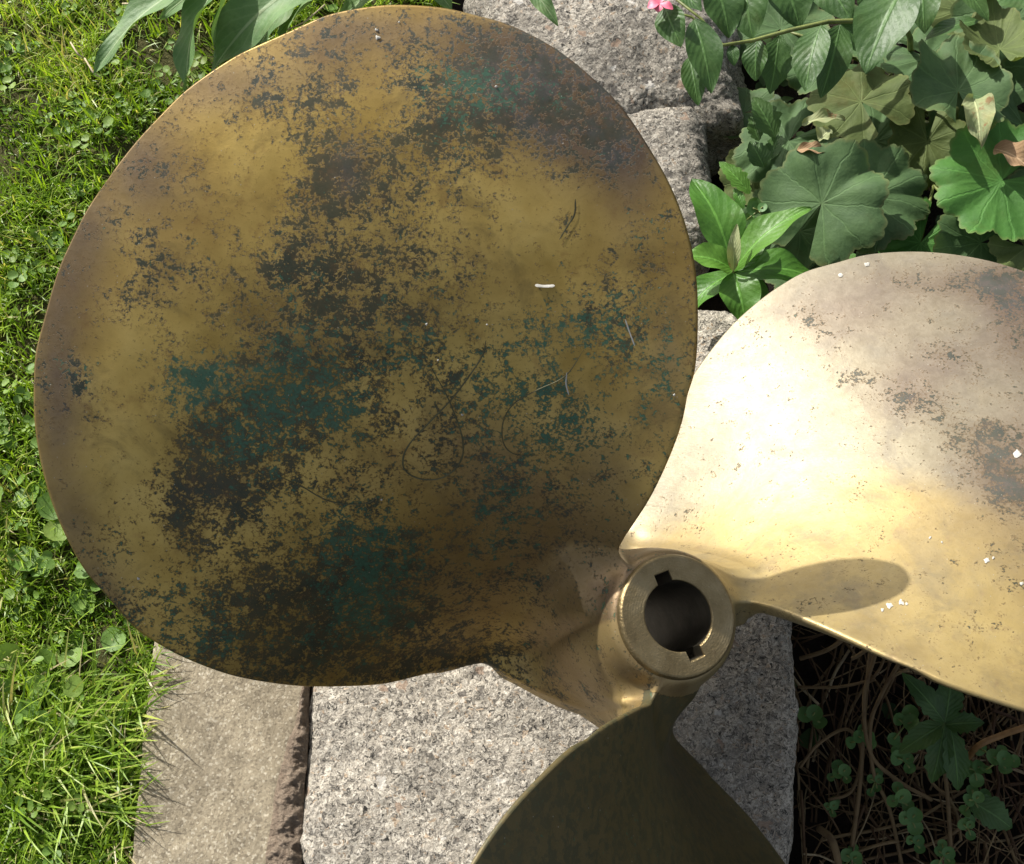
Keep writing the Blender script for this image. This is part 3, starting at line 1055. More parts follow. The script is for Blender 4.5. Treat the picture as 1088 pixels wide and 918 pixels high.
def hub(parent):
    n = 720
    rb, kd, kw = 0.0202, 0.0256, 0.0047
    K1, K2 = R(112), R(-66)

    def rin(a):
        for k in (K1, K2):
            d = (a - k + math.pi) % (2 * math.pi) - math.pi
            if abs(d) < math.asin(kw / rb):
                return min(kd / math.cos(d), kw / max(abs(math.sin(d)), 1e-6))
        return rb
    prof_out = [(0.0345, -0.129), (0.0345, -0.03), (0.0357, -0.0080), (0.0358, -0.0050), (0.0354, -0.0026), (0.0347, -0.0009), (0.0340, -0.0002), (0.0332, 0.0)]
    prof_in = [(0.0010, 0.0), (0.0003, -0.0004), (0.0, -0.0012), (0.0, -0.03), (0.0, -0.09), (0.0, -0.128)]
    V, F = [], []
    rows = []
    for r, z in prof_out:
        rows.append([(r * math.cos(2 * math.pi * k / n), r * math.sin(2 * math.pi * k / n), z) for k in range(n)])
    for dr, z in prof_in:
        rows.append([((rin(2 * math.pi * k / n) + dr) * math.cos(2 * math.pi * k / n), (rin(2 * math.pi * k / n) + dr) * math.sin(2 * math.pi * k / n), z) for k in range(n)])
    for row in rows:
        V += row
    for i in range(len(rows) - 1):
        for k in range(n):
            k2 = (k + 1) % n
            F.append((i * n + k, i * n + k2, (i + 1) * n + k2, (i + 1) * n + k))
    for k in range(n):
        k2 = (k + 1) % n
        F.append(((len(rows) - 1) * n + k, (len(rows) - 1) * n + k2, k2, k))
    o = mesh_obj('hub', V, F, MH, parent)
    o.data.materials.append(plain('shaded_bore', (0.035, 0.030, 0.020), 0.45, 0.4, var=0.5, sc=90))  # shade inside the bore, put into a near-black wall colour
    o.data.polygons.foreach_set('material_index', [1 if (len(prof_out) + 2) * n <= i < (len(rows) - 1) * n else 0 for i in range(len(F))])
    sm = [i < (len(prof_out) - 1) * n for i in range(len(F))]
    o.data.polygons.foreach_set('use_smooth', sm)
    return o


hub(prop)


# ------------------------------------------------------------------ lawn
MGRASS = grassmat()
MCLOVER = leafmat('clover_leaf', (0.085, 0.17, 0.025), (0.17, 0.29, 0.06), veins='none', rough=0.46, trans=0.25, gloss=0.4)


def lawn_edge(py):
    """right hand limit of the lawn, photograph column per row"""
    return float(np.interp(py, [-100, 0, 60, 100, 640, 700, 760, 800, 860, 918, 1000], [480, 470, 330, 300, 250, 168, 160, 150, 140, 132, 125]))


def grass():
    V, F, A = [], [], []
    rg = random.Random(3)
    up0 = Vector((0, 0, 1))
    def blade_(p, h, w, lean, az, curl, var, nseg=4):
        d = Vector((math.cos(az), math.sin(az), 0))
        sd = Vector((-d.y, d.x, 0))
        ta = rg.uniform(-0.9, 0.9)
        sd = (sd * math.cos(ta) + d * math.sin(ta))
        b = len(V)
        q = p.copy()
        ang = lean
        for i in range(nseg + 1):
            ww = w * (1 - (i / nseg) ** 1.8) * 0.5 + 0.00012
            V.append(q - sd * ww); V.append(q + sd * ww)
            A.append(var); A.append(var)
            ang2 = ang + curl * i / nseg
            q = q + (up0 * math.cos(ang2) + d * math.sin(ang2)) * (h / nseg)
        for i in range(nseg):
            F.append((b + 2 * i, b + 2 * i + 1, b + 2 * i + 3, b + 2 * i + 2))
    n = 0
    while n < 72000:
        px, py = rg.uniform(-420, 480), rg.uniform(-120, 1000)
        e = lawn_edge(py)
        if px > e - abs(rg.gauss(0, 1)) * 6:
            continue
        if py > 120 and px > 200 and py < 640 and rg.random() < 0.7:
            continue
        p = at(px, py, -0.02)
        cl = mnoise.noise(p * 22)
        if rg.random() > 0.72 + cl * 1.1:
            continue
        p.z = ground_z(p.x, p.y) - 0.001
        c2 = mnoise.noise(p * 9 + Vector((5, 0, 0)))
        h = rg.uniform(0.012, 0.03) * (1 + c2 * 0.7)
        az = rg.uniform(0, 2 * math.pi) if rg.random() < 0.6 else rg.gauss(R(-40), 0.8)
        v = min(1, max(0, 0.42 + c2 * 0.5 + rg.gauss(0, 0.19)))
        if rg.random() < 0.06:
            v = 0.97
        blade_(p, h, rg.uniform(0.0009, 0.0023), abs(rg.gauss(0.5, 0.35)), az, rg.uniform(0.1, 1.3), v)
        n += 1
    # longer tussock flopping over the slab's edge
    for k in range(620):
        px, py = rg.gauss(60, 45), rg.gauss(810, 42)
        if px > lawn_edge(py) - 12:
            continue
        p = at(px, py, -0.02); p.z = ground_z(p.x, p.y)
        blade_(p, rg.uniform(0.025, 0.062), rg.uniform(0.0014, 0.0026), rg.uniform(0.45, 1.1), rg.gauss(R(14), 0.75), rg.uniform(0.1, 1.2), min(1, max(0, rg.gauss(0.5, 0.28))), 6)
    for k in range(420):
        py = rg.uniform(640, 930)
        px = lawn_edge(py) - rg.uniform(-2, 26) + 7 * math.sin(py * .11) * rg.random()
        p = at(px, py, -0.02); p.z = ground_z(p.x, p.y)
        blade_(p, rg.uniform(0.015, 0.045), rg.uniform(0.001, 0.0022), rg.uniform(0.5, 1.2), rg.gauss(R(10), 0.95), rg.uniform(0.1, 1.3), min(1, max(0, rg.gauss(0.55, 0.3))), 5)
    o = mesh_obj('grass', V, F, MGRASS, attrs={'var': A})
    return tag(o, kind='stuff')


def round_leaf(M_, p, r, nrm, az, notch=0.25, cup=0.15, a=0.0, n=10):
    """small round or heart shaped leaf"""
    nrm = nrm.normalized()
    x = (Vector((math.cos(az), math.sin(az), 0)) - nrm * (Vector((math.cos(az), math.sin(az), 0)).dot(nrm))).normalized()
    y = nrm.cross(x)
    b = len(M_.v)
    M_.v.append(p - nrm * r * cup); M_.uv.append((0.5, 0)); M_.a.append(a)
    for ring, q in ((0.55, 0.35), (1.0, 1.0)):
        for k in range(n):
            t = 2 * math.pi * k / n
            rr = r * ring * (1 - notch * max(0, math.cos(t - math.pi)) ** 4 * ring)
            M_.v.append(p + x * (rr * math.cos(t)) + y * (rr * math.sin(t)) + nrm * (r * cup * (q - 1) + r * 0.10 * math.sin(2 * t + az) * ring))
            M_.uv.append((k / n, ring)); M_.a.append(a)
    for k in range(n):
        k2 = (k + 1) % n
        M_.f.append((b, b + 1 + k, b + 1 + k2))
        M_.f.append((b + 1 + k, b + 1 + n + k, b + 1 + n + k2, b + 1 + k2))


def clover():
    rg = random.Random(11)
    Mx = Mesh()
    n = 0
    while n < 1900:
        px, py = rg.uniform(-420, 470), rg.uniform(-120, 1000)
        if px > lawn_edge(py) + 2:
            continue
        p = at(px, py, -0.01)
        dens = 0.35 + 1.3 * mnoise.noise(p * 12 + Vector((0, 7, 0)))
        if 520 < py < 790:
            dens += 0.35
        if rg.random() > dens:
            continue
        p.z = ground_z(p.x, p.y) + rg.uniform(0.003, 0.022)
        r = rg.uniform(0.0018, 0.0046)
        if 520 < py < 790 and rg.random() < 0.3:
            r = rg.uniform(0.006, 0.010)
        nr = Vector((rg.gauss(-0.1, 0.35), rg.gauss(0, 0.35), 1))
        a0 = rg.uniform(0, 6.28)
        a = max(0, rg.gauss(0.12, 0.2))
        if r < 0.0055 and rg.random() < 0.6:
            for k in range(3):
                aa = a0 + k * 2.09
                round_leaf(Mx, p + Vector((math.cos(aa), math.sin(aa), 0)) * r * 1.1, r, nr + Vector((math.cos(aa), math.sin(aa), 0)) * -0.25, aa, 0.3, 0.15, min(0.7, a), 8)
        else:
            round_leaf(Mx, p, r * 1.3, nr, a0, 0.3, 0.2, min(0.7, a), 10)
        n += 1
    return tag(Mx.build('lawn_weeds', MCLOVER), kind='stuff')


def lawn_floor():
    """moss and thatch under the blades"""
    V, F = [], []
    nx, ny = 150, 170
    for i in range(nx):
        for j in range(ny):
            y = -0.35 + 1.25 * j / (ny - 1)
            xr = -0.362 if y < 0.435 else -0.362 + 0.17 * sstep(y, 0.435, 0.47)
            x = -1.1 + (xr + 1.1) * i / (nx - 1)
            e = sstep(xr - x, 0.0, 0.012)
            V.append((x, y, ground_z(x, y) + 0.004 * e - 0.004 * (1 - e) + 0.003 * mnoise.fractal(Vector((x * 60, y * 60, 0)), 1, 2, 3)))
    for i in range(nx - 1):
        for j in range(ny - 1):
            F.append((i * ny + j, (i + 1) * ny + j, (i + 1) * ny + j + 1, i * ny + j + 1))
    return tag(mesh_obj('lawn', V, F, MLAWN), kind='structure')


lawn_floor()
grass()
clover()

# ------------------------------------------------------------------ leaves and plants
ML_MANTLE = leafmat('mantle_leaf', (0.055, 0.105, 0.040), (0.095, 0.165, 0.062), 'palmate', rough=0.6, trans=0.2, gloss=0.3)
ML_MANTLE_OLIVE = leafmat('mantle_leaf_olive', (0.080, 0.112, 0.034), (0.135, 0.172, 0.055), 'palmate', rough=0.6, trans=0.2, gloss=0.3)
ML_MANTLE_FRESH = leafmat('mantle_leaf_fresh', (0.05, 0.145, 0.026), (0.085, 0.22, 0.042), 'palmate', rough=0.55, trans=0.2, gloss=0.35)
ML_OVAL = leafmat('oval_leaf', (0.038, 0.092, 0.022), (0.068, 0.14, 0.034), 'pinnate', rough=0.4, trans=0.22)
ML_STAR = leafmat('rosette_leaf', (0.050, 0.145, 0.018), (0.085, 0.21, 0.028), 'pinnate', rough=0.38, trans=0.22)
ML_STRAP = leafmat('strap_leaf', (0.085, 0.17, 0.055), (0.16, 0.27, 0.10), 'pinnate', rough=0.5, trans=0.2, vein_col=(0.42, 0.5, 0.3))
ML_SPRIG = leafmat('sprig_leaf', (0.06, 0.15, 0.04), (0.11, 0.23, 0.07), 'none', rough=0.45, trans=0.2)
ML_DRY = leafmat('dry_leaf', (0.22, 0.13, 0.07), (0.38, 0.26, 0.15), 'pinnate', rough=0.7, trans=0.1, gloss=0.2)
ML_PALE = leafmat('pale_leaf', (0.22, 0.27, 0.12), (0.36, 0.38, 0.20), 'pinnate', rough=0.6, trans=0.2, blotch=(0.24, 0.12, 0.05))
M_STEM = plain('green_stem', (0.16, 0.19, 0.045), 0.5, var=0.35)
M_STEMR = plain('reddish_stem', (0.26, 0.14, 0.05), 0.55, var=0.35)
def straw():
    t = NT('dry_stem')
    c = t.ramp(t.attr('var'), [(0.0, (0.06, 0.032, 0.018)), (0.5, (0.14, 0.092, 0.045)), (0.85, (0.25, 0.185, 0.095)), (1.0, (0.42, 0.34, 0.21))])
    c = t.mix(t.math('MULTIPLY', t.step(t.noise(90, 4, 0.6), 0.5, 0.65), 0.5), c, (0.08, 0.05, 0.03))
    t.set(Base_Color=c, Roughness=0.8, Specular_IOR_Level=0.2)
    return t.m


M_DRYSTEM = straw()
M_PETAL = plain('pink_petal', (0.75, 0.16, 0.24), 0.5, var=0.2, sc=200)


def view_up(p, k=0.45):
    """a leaf's natural facing: up, a little towards the light"""
    return (Vector((0, 0, 1)) * 1.0 + Vector(sdir) * 0.25 + Vector((0, -0.25, 0)) * k).normalized()


def pointed(Mx, base, tip, w, roll=0.0, bend=0.08, fold=0.25, wave=0.03, serr=0.0, shape=0.85, nu=18, nv=9, a=0.0, seed=0, curl=0.0, nrm=None, wtip=0.0):
    d = tip - base
    L = d.length
    d = d / L
    n0 = nrm if nrm is not None else view_up(base)
    n = (n0 - d * n0.dot(d)).normalized()
    sd = d.cross(n)
    n, sd = n * math.cos(roll) + sd * math.sin(roll), sd * math.cos(roll) - n * math.sin(roll)
    P, UV = [], []
    for i in range(nu):
        u = i / (nu - 1)
        wu = (math.sin(math.pi * min(1, u ** shape * (1 - wtip))) ** 0.85 if u > 0 else 0) * w * 0.5 + 0.0004
        if serr:
            wu *= 1 + serr * (((u * 11) % 1) - 0.5) + serr * 0.7 * mnoise.noise(Vector((u * 9, seed * 3.3, 0)))
        row, ru = [], []
        for j in range(nv):
            v = j / (nv - 1) * 2 - 1
            off = n * (bend * L * math.sin(math.pi * u) + fold * abs(v) ** 1.3 * wu - curl * L * u * u)
            off += n * (wave * w * math.sin(u * 13 + seed + (2.5 if v > 0 else 0)) * abs(v) ** 2)
            row.append(base + d * (u * L) + sd * (v * wu) + off)
            ru.append((u, (v + 1) / 2))
        P.append(row); UV.append(ru)
    Mx.grid(P, UV, a)


def mantle(name, parent, c, rad, face, mat, az=0.0, lobes=9, pleat=0.028, funnel=0.12, gap=0.25, a=0.0, seed=0, scal=0.16, squash=1.0, droop=0.0):
    """round pleated leaf with scalloped, toothed edge; az: direction of the notch"""
    Mx = Mesh()
    rad_m = rad * mpp(c)
    n = Vector(face).normalized()
    x = Vector((math.cos(az), math.sin(az), 0)); x = (x - n * x.dot(n)).normalized()
    y = n.cross(x)
    NR, NT_ = 15, lobes * 16 + 1
    P, UV = [], []
    for i in range(NR):
        q = i / (NR - 1)
        row, ru = [], []
        for j in range(NT_):
            s_ = j / (NT_ - 1)
            th = gap + (2 * math.pi - 2 * gap) * s_
            lob = abs(math.sin(math.pi * s_ * lobes))
            teeth = 1 + 0.022 * (1.0, 0.4, -1.0, 0.4)[j % 4] * q ** 8
            rr = rad_m * q * (1 - scal + scal * lob ** 0.7 * 1.0) * teeth
            rr *= 1 + 0.08 * mnoise.noise(Vector((math.cos(th) * 1.5, math.sin(th) * 1.5, seed * 2.1)))
            z = rad_m * (funnel * q ** 1.5 + pleat * q * math.cos(2 * math.pi * s_ * lobes) * -1 + 0.34 * q * q * mnoise.noise(Vector((math.cos(th) * 1.3 + seed, math.sin(th) * 1.3, q))) + rad_m * 0  - droop * q ** 3)
            row.append(c + x * rr * math.cos(th) + y * rr * math.sin(th) * squash + n * z)
            ru.append((s_, q))
        P.append(row); UV.append(ru)
    Mx.grid(P, UV, a)
    o = Mx.build(name, mat, parent)
    return o


def stalk(Mx, a, b, r=0.0014, sag=0.2, n=8):
    pts = []
    for i in range(n + 1):
        t = i / n
        p = a.lerp(b, t)
        p = p + Vector((0, 0, 1)) * (b - a).length * sag * math.sin(math.pi * t)
        pts.append(p)
    Mx.tube(pts, r, 6)


def bedpt(px, py):
    p = at(px, py, -0.065)
    p.z = ground_z(p.x, p.y)
    return p


# lady's mantle
c0 = bedpt(960, 130)
mp = empty('lady_mantle', c0, "spreading lady's mantle with round pleated grey green leaves behind the bright blade", 'plant', 'plants in the flower bed')
UPV = (0, 0, 1)
mantles = [  # cx, cy, z, radius px, facing, material, notch direction (deg), funnel, droop
    (873, 216, .045, 68, (-.30, -.25, 1), ML_MANTLE, 235, .10, .10, 1.0),
    (925, 208, .030, 64, (.05, -.20, 1), ML_MANTLE, 200, .10, .10, .95),
    (1064, 192, .050, 66, (-.15, -.20, 1), ML_MANTLE_FRESH, 20, .16, .05, 1.0),
    (1018, 96, .062, 68, (.10, .15, 1), ML_MANTLE, 265, .22, .05, .72),
    (1062, 52, .055, 56, (-.2, .45, 1), ML_MANTLE_OLIVE, 270, .25, .0, .62),
    (1088, 134, .040, 52, (.2, -.35, 1), ML_MANTLE, 100, .12, .10, .8),
    (915, 108, .028, 52, (-.15, .05, 1), ML_MANTLE_OLIVE, 300, .05, .08, 1.0),
    (838, 150, .000, 62, (-.1, .1, 1), ML_MANTLE, 40, .05, .08, .8),
    (986, 62, .022, 46, (-.1, .2, 1), ML_MANTLE, 120, .08, .08, 1.0),
    (850, 246, .016, 44, (-.2, -.1, 1), ML_MANTLE, 80, .08, .08, 1.0),
    (985, 150, .015, 50, (0, -.3, 1), ML_MANTLE_OLIVE, 80, .08, .08, .8),
    (978, 258, .012, 52, (0, -.2, 1), ML_MANTLE_FRESH, 60, .08, .10, .8),
    (1042, 258, .020, 50, (.1, -.2, 1), ML_MANTLE, 10, .12, .05, .9),
    (1092, 262, .035, 40, (0, -.1, 1), ML_MANTLE_OLIVE, 150, .10, .05, .9),
    (1130, 90, .040, 66, (.1, 0, 1), ML_MANTLE, 220, .10, .05, .9),
    (1135, 210, .035, 60, (.1, 0, 1), ML_MANTLE, 190, .10, .05, .9),
    (905, 300, .000, 44, (0, -.1, 1), ML_MANTLE, 90, .08, .08, .9),
    (1000, 320, -.005, 56, (0, -.1, 1), ML_MANTLE, 40, .08, .08, .9),
    (820, 232, -.010, 36, (0, -.1, 1), ML_MANTLE, 140, .08, .08, .9),
    (930, 150, -.012, 60, (0, 0, 1), ML_MANTLE, 160, .08, .08, 1.0),
    (1040, 150, -.002, 60, (0, 0, 1), ML_MANTLE, 200, .08, .08, 1.0),
    (1080, 20, -.002, 60, (0, 0, 1), ML_MANTLE, 200, .08, .08, 1.0),
    (880, 70, -.020, 46, (0, 0.1, 1), ML_MANTLE, 20, .10, .08, .9),
    (945, 40, -.015, 50, (.1, 0, 1), ML_MANTLE, 320, .10, .08, .9),
    (800, 190, -.025, 40, (.1, 0, 1), ML_MANTLE_OLIVE, 90, .10, .08, .9),
    (860, 285, -.030, 50, (0, 0, 1), ML_MANTLE, 10, .10, .08, .9),
    (948, 290, -.022, 54, (0, 0, 1), ML_MANTLE_FRESH, 130, .10, .08, .9),
    (790, 120, -.035, 40, (0, .1, 1), ML_MANTLE, 10, .10, .08, .9),
    (1020, 10, -.025, 54, (0, 0, 1), ML_MANTLE_OLIVE, 60, .10, .08, .9),
    (830, 30, -.030, 56, (0, 0, 1), ML_MANTLE, 230, .10, .08, .9),
    (1210, 150, .030, 62, (.1, 0, 1), ML_MANTLE, 20, .10, .08, .9),
    (1200, 30, .020, 60, (0, .1, 1), ML_MANTLE_OLIVE, 300, .10, .08, .9),
    (1250, 240, .010, 64, (0, 0, 1), ML_MANTLE, 140, .10, .08, .9),
    (1320, 110, .000, 60, (0, 0, 1), ML_MANTLE_FRESH, 60, .10, .08, .9),
    (1180, 290, -.010, 56, (0, 0, 1), ML_MANTLE, 200, .10, .08, .9),
    (1340, 320, -.020, 60, (0, 0, 1), ML_MANTLE, 10, .10, .08, .9),
]
st = Mesh()
for k, (cx, cy, z, rad, face, mat, az, fun, drp, sq) in enumerate(mantles):
    c = at(cx, cy, z)
    mantle('leaf', mp, c, rad, face, mat, R(az), lobes=9 if k % 3 else 7, funnel=fun, droop=drp, squash=sq, seed=k * 1.7, a=0.0)
    g = c0 + Vector((rnd.uniform(-.04, .04), rnd.uniform(-.04, .04), 0))
    stalk(st, g, c + Vector((0, 0, -0.002)), 0.0013, 0.12)
st.build('stalk', M_STEM, mp)


# rosette with pointed leaves beside the big blade
def plant_of(name, root, label, leaves, mat, group='plants in the flower bed', stem_mat=None, cat='plant', part='leaf', **kw):
    e = empty(name, root, label, cat, group)
    for k, L_ in enumerate(leaves):
        (bx, by, bz), (tx, ty, tz), w = L_[:3]
        o = dict(kw); o.update(L_[3] if len(L_) > 3 else {})
        m_ = o.pop('mat', mat)
        b, t = at(bx, by, bz), at(tx, ty, tz)
        Mx = Mesh()
        pointed(Mx, b, t, w * mpp(b), seed=k * 1.3, **o)
        Mx.build(part, m_, e)
    return e


r0 = bedpt(779, 290)
star = plant_of('rosette_plant', r0, 'fresh green rosette of pointed leaves between granite and bright blade', [
    ((779, 288, .030), (735, 190, .040), 52, {'roll': .35, 'shape': .95}),
    ((779, 288, .035), (862, 221, .062), 40, {'roll': -.3, 'a': .28}),
    ((779, 287, .036), (726, 272, .050), 38, {'roll': .25, 'a': .35, 'shape': .8}),
    ((779, 290, .034), (793, 345, .030), 42, {'roll': -.1, 'a': .12}),
    ((779, 290, .026), (728, 336, .018), 34, {'roll': .3}),
    ((781, 290, .022), (868, 296, .010), 46, {'roll': -.2}),
    ((779, 288, .040), (783, 238, .062), 13, {'mat': ML_PALE, 'fold': .5}),
    ((779, 288, .028), (815, 250, .035), 24, {'roll': .2}),
    ((779, 290, .018), (815, 345, .000), 36, {}),
], ML_STAR, bend=.12, fold=.28, wave=.05)
sm_ = Mesh(); stalk(sm_, r0, at(779, 288, .034), .0018, 0.0); sm_.build('stem', M_STEM, star)

# pink flowered branching plant
b0_ = bedpt(900, 20)
bp = plant_of('flowering_plant', b0_, 'branching plant with oval pointed leaves and one pink flower over the boulder', [
    ((706, 6, .095), (724, 50, .090), 30, {'roll': .3}),
    ((738, 20, .090), (756, 99, .075), 36, {'roll': -.2}),
    ((733, 60, .06), (742, 112, .05), 24, {}),
    ((778, 48, .08), (780, 70, .075), 12, {}),
    ((805, 42, .075), (803, 86, .06), 26, {'roll': .3}),
    ((828, 38, .072), (818, 100, .05), 30, {'roll': -.3, 'serr': .25}),
    ((872, 27, .085), (856, 97, .075), 36, {'roll': .25, 'shape': .9}),
    ((893, 26, .082), (872, 104, .062), 34, {'roll': -.35}),
    ((966, -24, .10), (919, 78, .085), 58, {'roll': .15, 'shape': .9}),
    ((978, -24, .06), (982, 36, .05), 32, {}),
    ((790, -30, .07), (800, 42, .055), 48, {'roll': .3}),
    ((760, -20, .07), (775, 40, .055), 40, {'roll': -.2}),
    ((830, -30, .065), (850, 30, .05), 44, {}),
    ((870, -30, .06), (905, 22, .06), 40, {'roll': .3}),
    ((720, -10, .08), (745, 12, .085), 20, {}),
    ((1068, -18, .06), (1020, -6, .06), 26, {}),
    ((1016, -20, .07), (1050, 22, .065), 20, {'a': .2}),
    ((1040, 22, .05), (980, 44, .04), 22, {'roll': .3}),
    ((1100, -5, .03), (1050, 4, .03), 36, {}),
    ((925, -20, .05), (935, 20, .03), 40, {}),
    ((893, 26, .055), (925, 60, .04), 26, {}),
], ML_OVAL, bend=.08, fold=.22, wave=.04)
sm_ = Mesh()
sm_.tube([at(*q) for q in ((698, 8, .095), (735, 18, .09), (768, 48, .082), (800, 43, .08), (840, 32, .08), (880, 23, .08), (918, 22, .07), (960, 24, .06), (967, 40, .04), (968, 75, -.02), (968, 100, -.07))], [.0008, .0010, .0013, .0015, .0017, .0018, .002, .0022, .0024, .0024, .0024], 8)
sm_.tube([at(*q) for q in ((768, 48, .082), (745, 20, .09), (712, -6, .095))], .0010, 6)
sm_.tube([at(*q) for q in ((965, 30, .05), (975, -20, .09), (985, -60, .1))], .002, 6)
sm_.build('stem', M_STEM, bp)
fl = Mesh()
fc = at(701, 4, .105)
for k, (dx, dy, w) in enumerate(((-13, 4, 12), (14, 6, 8), (-6, -14, 12), (7, -12, 11), (-2, 9, 9))):
    pointed(fl, fc, at(701 + dx, 4 + dy, .103 + .002 * (k % 2)), w * mpp(fc), seed=k, bend=.15, shape=1.2, nu=8, nv=5)
fl.build('flower', M_PETAL, bp)

# small sprig and nibbled seedlings
def sprig(cx, cy, z, n, rl, label, group, mat=None, spread=1.0, seed=0):
    rg = random.Random(seed)
    g = bedpt(cx, cy)
    e = empty('round_leaf_seedling', g, label, 'seedling', group)
    lv, stm = Mesh(), Mesh()
    top = at(cx, cy, z)
    stalk(stm, g, top, .0008, .05)
    for k in range(n):
        a = k * 2.4 + rg.random()
        d = rl * spread * (0.45 + 0.28 * k) * mpp(top)
        q = top + Vector((math.cos(a), math.sin(a), 0)) * d + Vector((0, 0, .004 - .0022 * k))
        round_leaf(lv, q, rl * 0.86 * mpp(top) * rg.uniform(.7, 1.1), Vector((math.cos(a) * -.2 + rg.gauss(0, .25), math.sin(a) * -.2 - .1 + rg.gauss(0, .25), 1)), a + math.pi, .1, .22, rg.uniform(0, .3), 12)
        stalk(stm, top, q, .0006, .05, 3)
    lv.build('leaves', mat or ML_SPRIG, e)
    stm.build('stem', M_STEM, e)
    return e


sprig(806, 224, .03, 6, 8.5, 'pale round leaved sprig between the rosette and the large pleated leaf', 'seedlings', seed=4)
plant_of('nibbled_seedling', bedpt(815, 160), 'upright nibbled seedling standing above the rosette plant', [
    ((824, 146, .030), (800, 103, .042), 26, {'serr': .35, 'a': .15}),
    ((806, 150, .028), (797, 124, .034), 14, {'serr': .5, 'a': .15}),
    ((812, 178, .020), (797, 150, .026), 22, {'serr': .3}),
    ((818, 170, .018), (830, 140, .022), 16, {'serr': .3})], ML_OVAL)
plant_of('nibbled_seedling', bedpt(790, 215), 'arching nibbled seedling beside the granite corner', [
    ((797, 206, .030), (764, 172, .036), 18, {'serr': .35, 'a': .3}),
    ((790, 222, .028), (780, 200, .03), 10, {'serr': .4}),
    ((793, 226, .024), (800, 244, .02), 10, {'serr': .4})], ML_STAR)
# withered leaves
def dry(px0, px1, w, z, label, mat, **kw):
    Mx = Mesh()
    b, t = at(*px0, z), at(*px1, z + .004)
    pointed(Mx, b, t, w * mpp(b), bend=.15, fold=.7, wave=.2, seed=w, **kw)
    o = Mx.build('withered_leaf', mat)
    return tag(o, label, 'leaf', 'withered leaves')


dry((1056, 158), (1100, 186), 26, .062, 'brown withered leaf at the right above the fresh green leaf', ML_DRY)
dry((852, 132), (898, 130), 14, .036, 'rolled pale green leaf with brown ends above the large pleated leaf', ML_PALE, curl=-.1)
dry((870, 150), (884, 138), 16, .056, 'small pale upright leaf on the rim of the large pleated leaf', ML_PALE)
dry((846, 160), (880, 163), 12, .054, 'small rusty curled leaf on the large pleated leaf', ML_DRY)
dry((1034, 104), (1042, 156), 30, .070, 'folded olive leaf with browning tip hanging before the pleated leaves', ML_PALE)

# broad strap leaves at the top of the lawn
strap = plant_of('broad_leaf_plant', at(260, -60, -.02), 'clump of long pale green leaves behind the top edge of the big blade', [
    ((222, -25, .045), (100, 80, .030), 40, {'roll': .2, 'bend': .10, 'shape': .75}),
    ((245, -30, .050), (198, 98, .015), 44, {'roll': .5, 'shape': .9, 'mat': ML_STRAP}),
    ((350, -35, .055), (222, 80, .010), 58, {'roll': -.2, 'shape': .85, 'mat': ML_STRAP}),
    ((265, -30, .062), (228, 60, .04), 20, {'roll': 1.0, 'shape': .85}),
    ((420, -30, .055), (296, 38, .02), 34, {'roll': .3, 'a': .15}),
    ((470, -30, .05), (360, 22, .02), 40, {'roll': 0, 'a': .15}),
    ((560, -20, .075), (593, 27, .070), 18, {'roll': .2}),
    ((430, -40, .05), (480, 10, .03), 30, {}),
    ((300, -50, .04), (170, 20, .01), 36, {'roll': -.4}),
    ((330, -20, .03), (270, 70, .00), 40, {'roll': .1}),
], ML_STRAP, bend=.12, fold=.35, wave=.10, nu=26)
dst = Mesh()
for q in (((190, -5), (130, 4)), ((90, 62), (108, 84)), ((75, 45), (90, 62)), ((345, 5), (305, 32))):
    dst.tube([at(*q[0], .01), at((q[0][0] + q[1][0]) / 2, (q[0][1] + q[1][1]) / 2 + 4, .014), at(*q[1], .008)], .0008, 5)
tag(dst.build('dry_stalks', plain('straw', (0.45, 0.37, 0.24), .7)), kind='stuff')

# ------------------------------------------------------------------ shaded bed below the bright blade
rg = random.Random(21)
tw = Mesh()
for k in range(330):
    px, py = rg.uniform(850, 1150), rg.uniform(650, 1000)
    p = bedpt(px, py)
    a = rg.uniform(0, 6.28) if rg.random() < .5 else rg.gauss(R(80), .5)
    L_ = rg.uniform(.03, .14)
    pts = [p + Vector((0, 0, rg.uniform(0, .012)))]
    for i in range(7):
        a += rg.gauss(0, .16)
        q = pts[-1] + Vector((math.cos(a), math.sin(a), 0)) * L_ / 7
        q.z = max(ground_z(q.x, q.y) + .001, pts[-1].z + rg.uniform(-.005, .006))
        if q.x < .088:
            q.x = .088
        pts.append(q)
    tw.tube([Vector(c) for c in smooth_curve(pts, 3)], rg.choice((.0004, .0005, .0006, .0008, .0012)), 5, rg.random())
# the thicker curving stems one can follow
for pl, r in (([(905, 700, .0), (930, 690, .01), (918, 740, .0), (925, 800, -.02), (955, 830, -.04), (990, 850, -.05)], .0014),
              ([(955, 705, .01), (938, 735, .0), (925, 770, -.01), (928, 820, -.03), (945, 860, -.05), (958, 918, -.06)], .0014),
              ([(850, 815, -.04), (870, 790, -.03), (900, 775, -.03), (915, 800, -.04), (905, 840, -.05), (880, 850, -.05)], .0012),
              ([(925, 690, .0), (918, 760, -.02), (914, 830, -.04), (905, 900, -.05)], .0016),
              ([(848, 730, -.03), (890, 730, -.02), (930, 722, -.01)], .0011),
              ([(850, 700, -.03), (880, 690, -.02), (905, 672, -.02)], .0016),
              ([(870, 880, -.05), (885, 895, -.04), (895, 940, -.05)], .0026),
              ([(980, 720, .01), (990, 760, -.01), (1005, 830, -.03), (1010, 900, -.05)], .0015)):
    c = smooth_curve([at(*q) for q in pl], 8)
    tw.tube([Vector(x) for x in c], r, 7, .6)
tag(tw.build('dead_stems', M_DRYSTEM), kind='stuff')

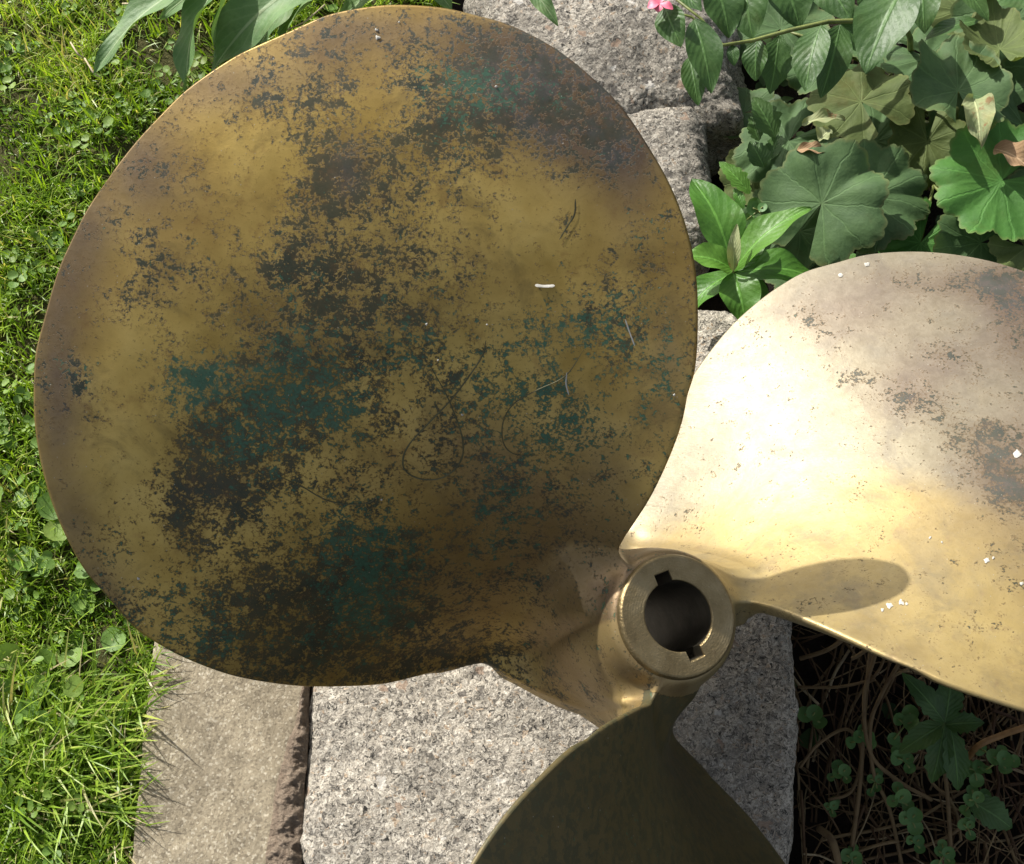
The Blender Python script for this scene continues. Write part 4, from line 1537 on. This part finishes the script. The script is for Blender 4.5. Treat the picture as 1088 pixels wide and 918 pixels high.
for k, (cx, cy, z, n, rl) in enumerate(((862, 762, -.03, 3, 10), (918, 785, -.02, 5, 8), (895, 822, -.035, 5, 7), (962, 770, -.005, 5, 11), (960, 808, -.02, 4, 9),
                                        (955, 850, -.03, 4, 10), (968, 870, -.03, 4, 9), (930, 830, -.035, 5, 7), (1062, 808, .0, 7, 9), (1035, 818, -.01, 3, 10), (1035, 850, -.02, 6, 8),
                                        (883, 858, -.05, 4, 6), (972, 895, -.04, 3, 7), (1003, 908, -.04, 5, 8), (905, 912, -.05, 5, 8), (1028, 880, -.04, 4, 7))):
    sprig(cx, cy, z, n, rl, 'small round leaved seedling among the dead stems in the shade', 'seedlings among the dead stems', seed=k)
plant_of('toothed_seedling', bedpt(1004, 790), 'dark toothed leafy plant under the edge of the bright blade', [
    ((1004, 768, .015), (958, 715, .03), 22, {'serr': .3}),
    ((1004, 768, .015), (1012, 712, .03), 26, {'serr': .35}),
    ((1004, 768, .015), (955, 800, .0), 22, {'serr': .3, 'a': .15}),
    ((1004, 770, .015), (990, 832, -.01), 24, {'serr': .3}),
    ((1004, 770, .015), (1046, 768, .02), 20, {'serr': .3}),
    ((1010, 772, .015), (1018, 840, -.01), 24, {'serr': .3}),
    ((1030, 850, -.02), (1075, 880, -.03), 30, {'serr': .3}),
], ML_OVAL, bend=.1)
os_ = Mesh()
os_.tube([Vector(x) for x in smooth_curve([at(*q) for q in ((1028, 806, -.03), (1040, 792, .0), (1062, 782, .01), (1085, 774, .02), (1130, 760, .03))], 8)], .0022, 8)
tag(os_.build('orange_stem', M_STEMR), 'thick orange brown stem entering at the right under the bright blade', 'stem')

# low cover and litter over the whole bed
lc = Mesh()
for k in range(1500):
    x, y = rg.uniform(.09, .75), rg.uniform(-.35, .95)
    p = Vector((x, y, ground_z(x, y) + rg.uniform(.002, .012)))
    if y < .3 and rg.random() < .75:
        continue
    if rg.random() < .5:
        round_leaf(lc, p, rg.uniform(.003, .008), Vector((rg.gauss(0, .4), rg.gauss(0, .4), 1)), rg.uniform(0, 6.3), .2, .15, 0, 8)
    else:
        a = rg.uniform(0, 6.3)
        pointed(lc, p, p + Vector((math.cos(a), math.sin(a), rg.uniform(-.1, .3))) * rg.uniform(.01, .03), rg.uniform(.006, .012), seed=k, nu=6, nv=3)
tag(lc.build('ground_cover', leafmat('cover_leaf', (0.03, 0.07, 0.02), (0.06, 0.11, 0.03), 'none', rough=.55, trans=.15)), kind='stuff')
lt = Mesh()
for k in range(1800):
    x, y = rg.uniform(.085, .75), rg.uniform(-.35, .95)
    p = Vector((x, y, ground_z(x, y) + .002))
    a = rg.uniform(0, 6.3)
    d = Vector((math.cos(a), math.sin(a), rg.uniform(-.05, .15))) * rg.uniform(.006, .03)
    lt.tube([p, p + d * .5 + Vector((0, 0, .002)), p + d], rg.uniform(.0004, .0011), 4, rg.random())
tag(lt.build('leaf_litter', M_DRYSTEM), kind='stuff')
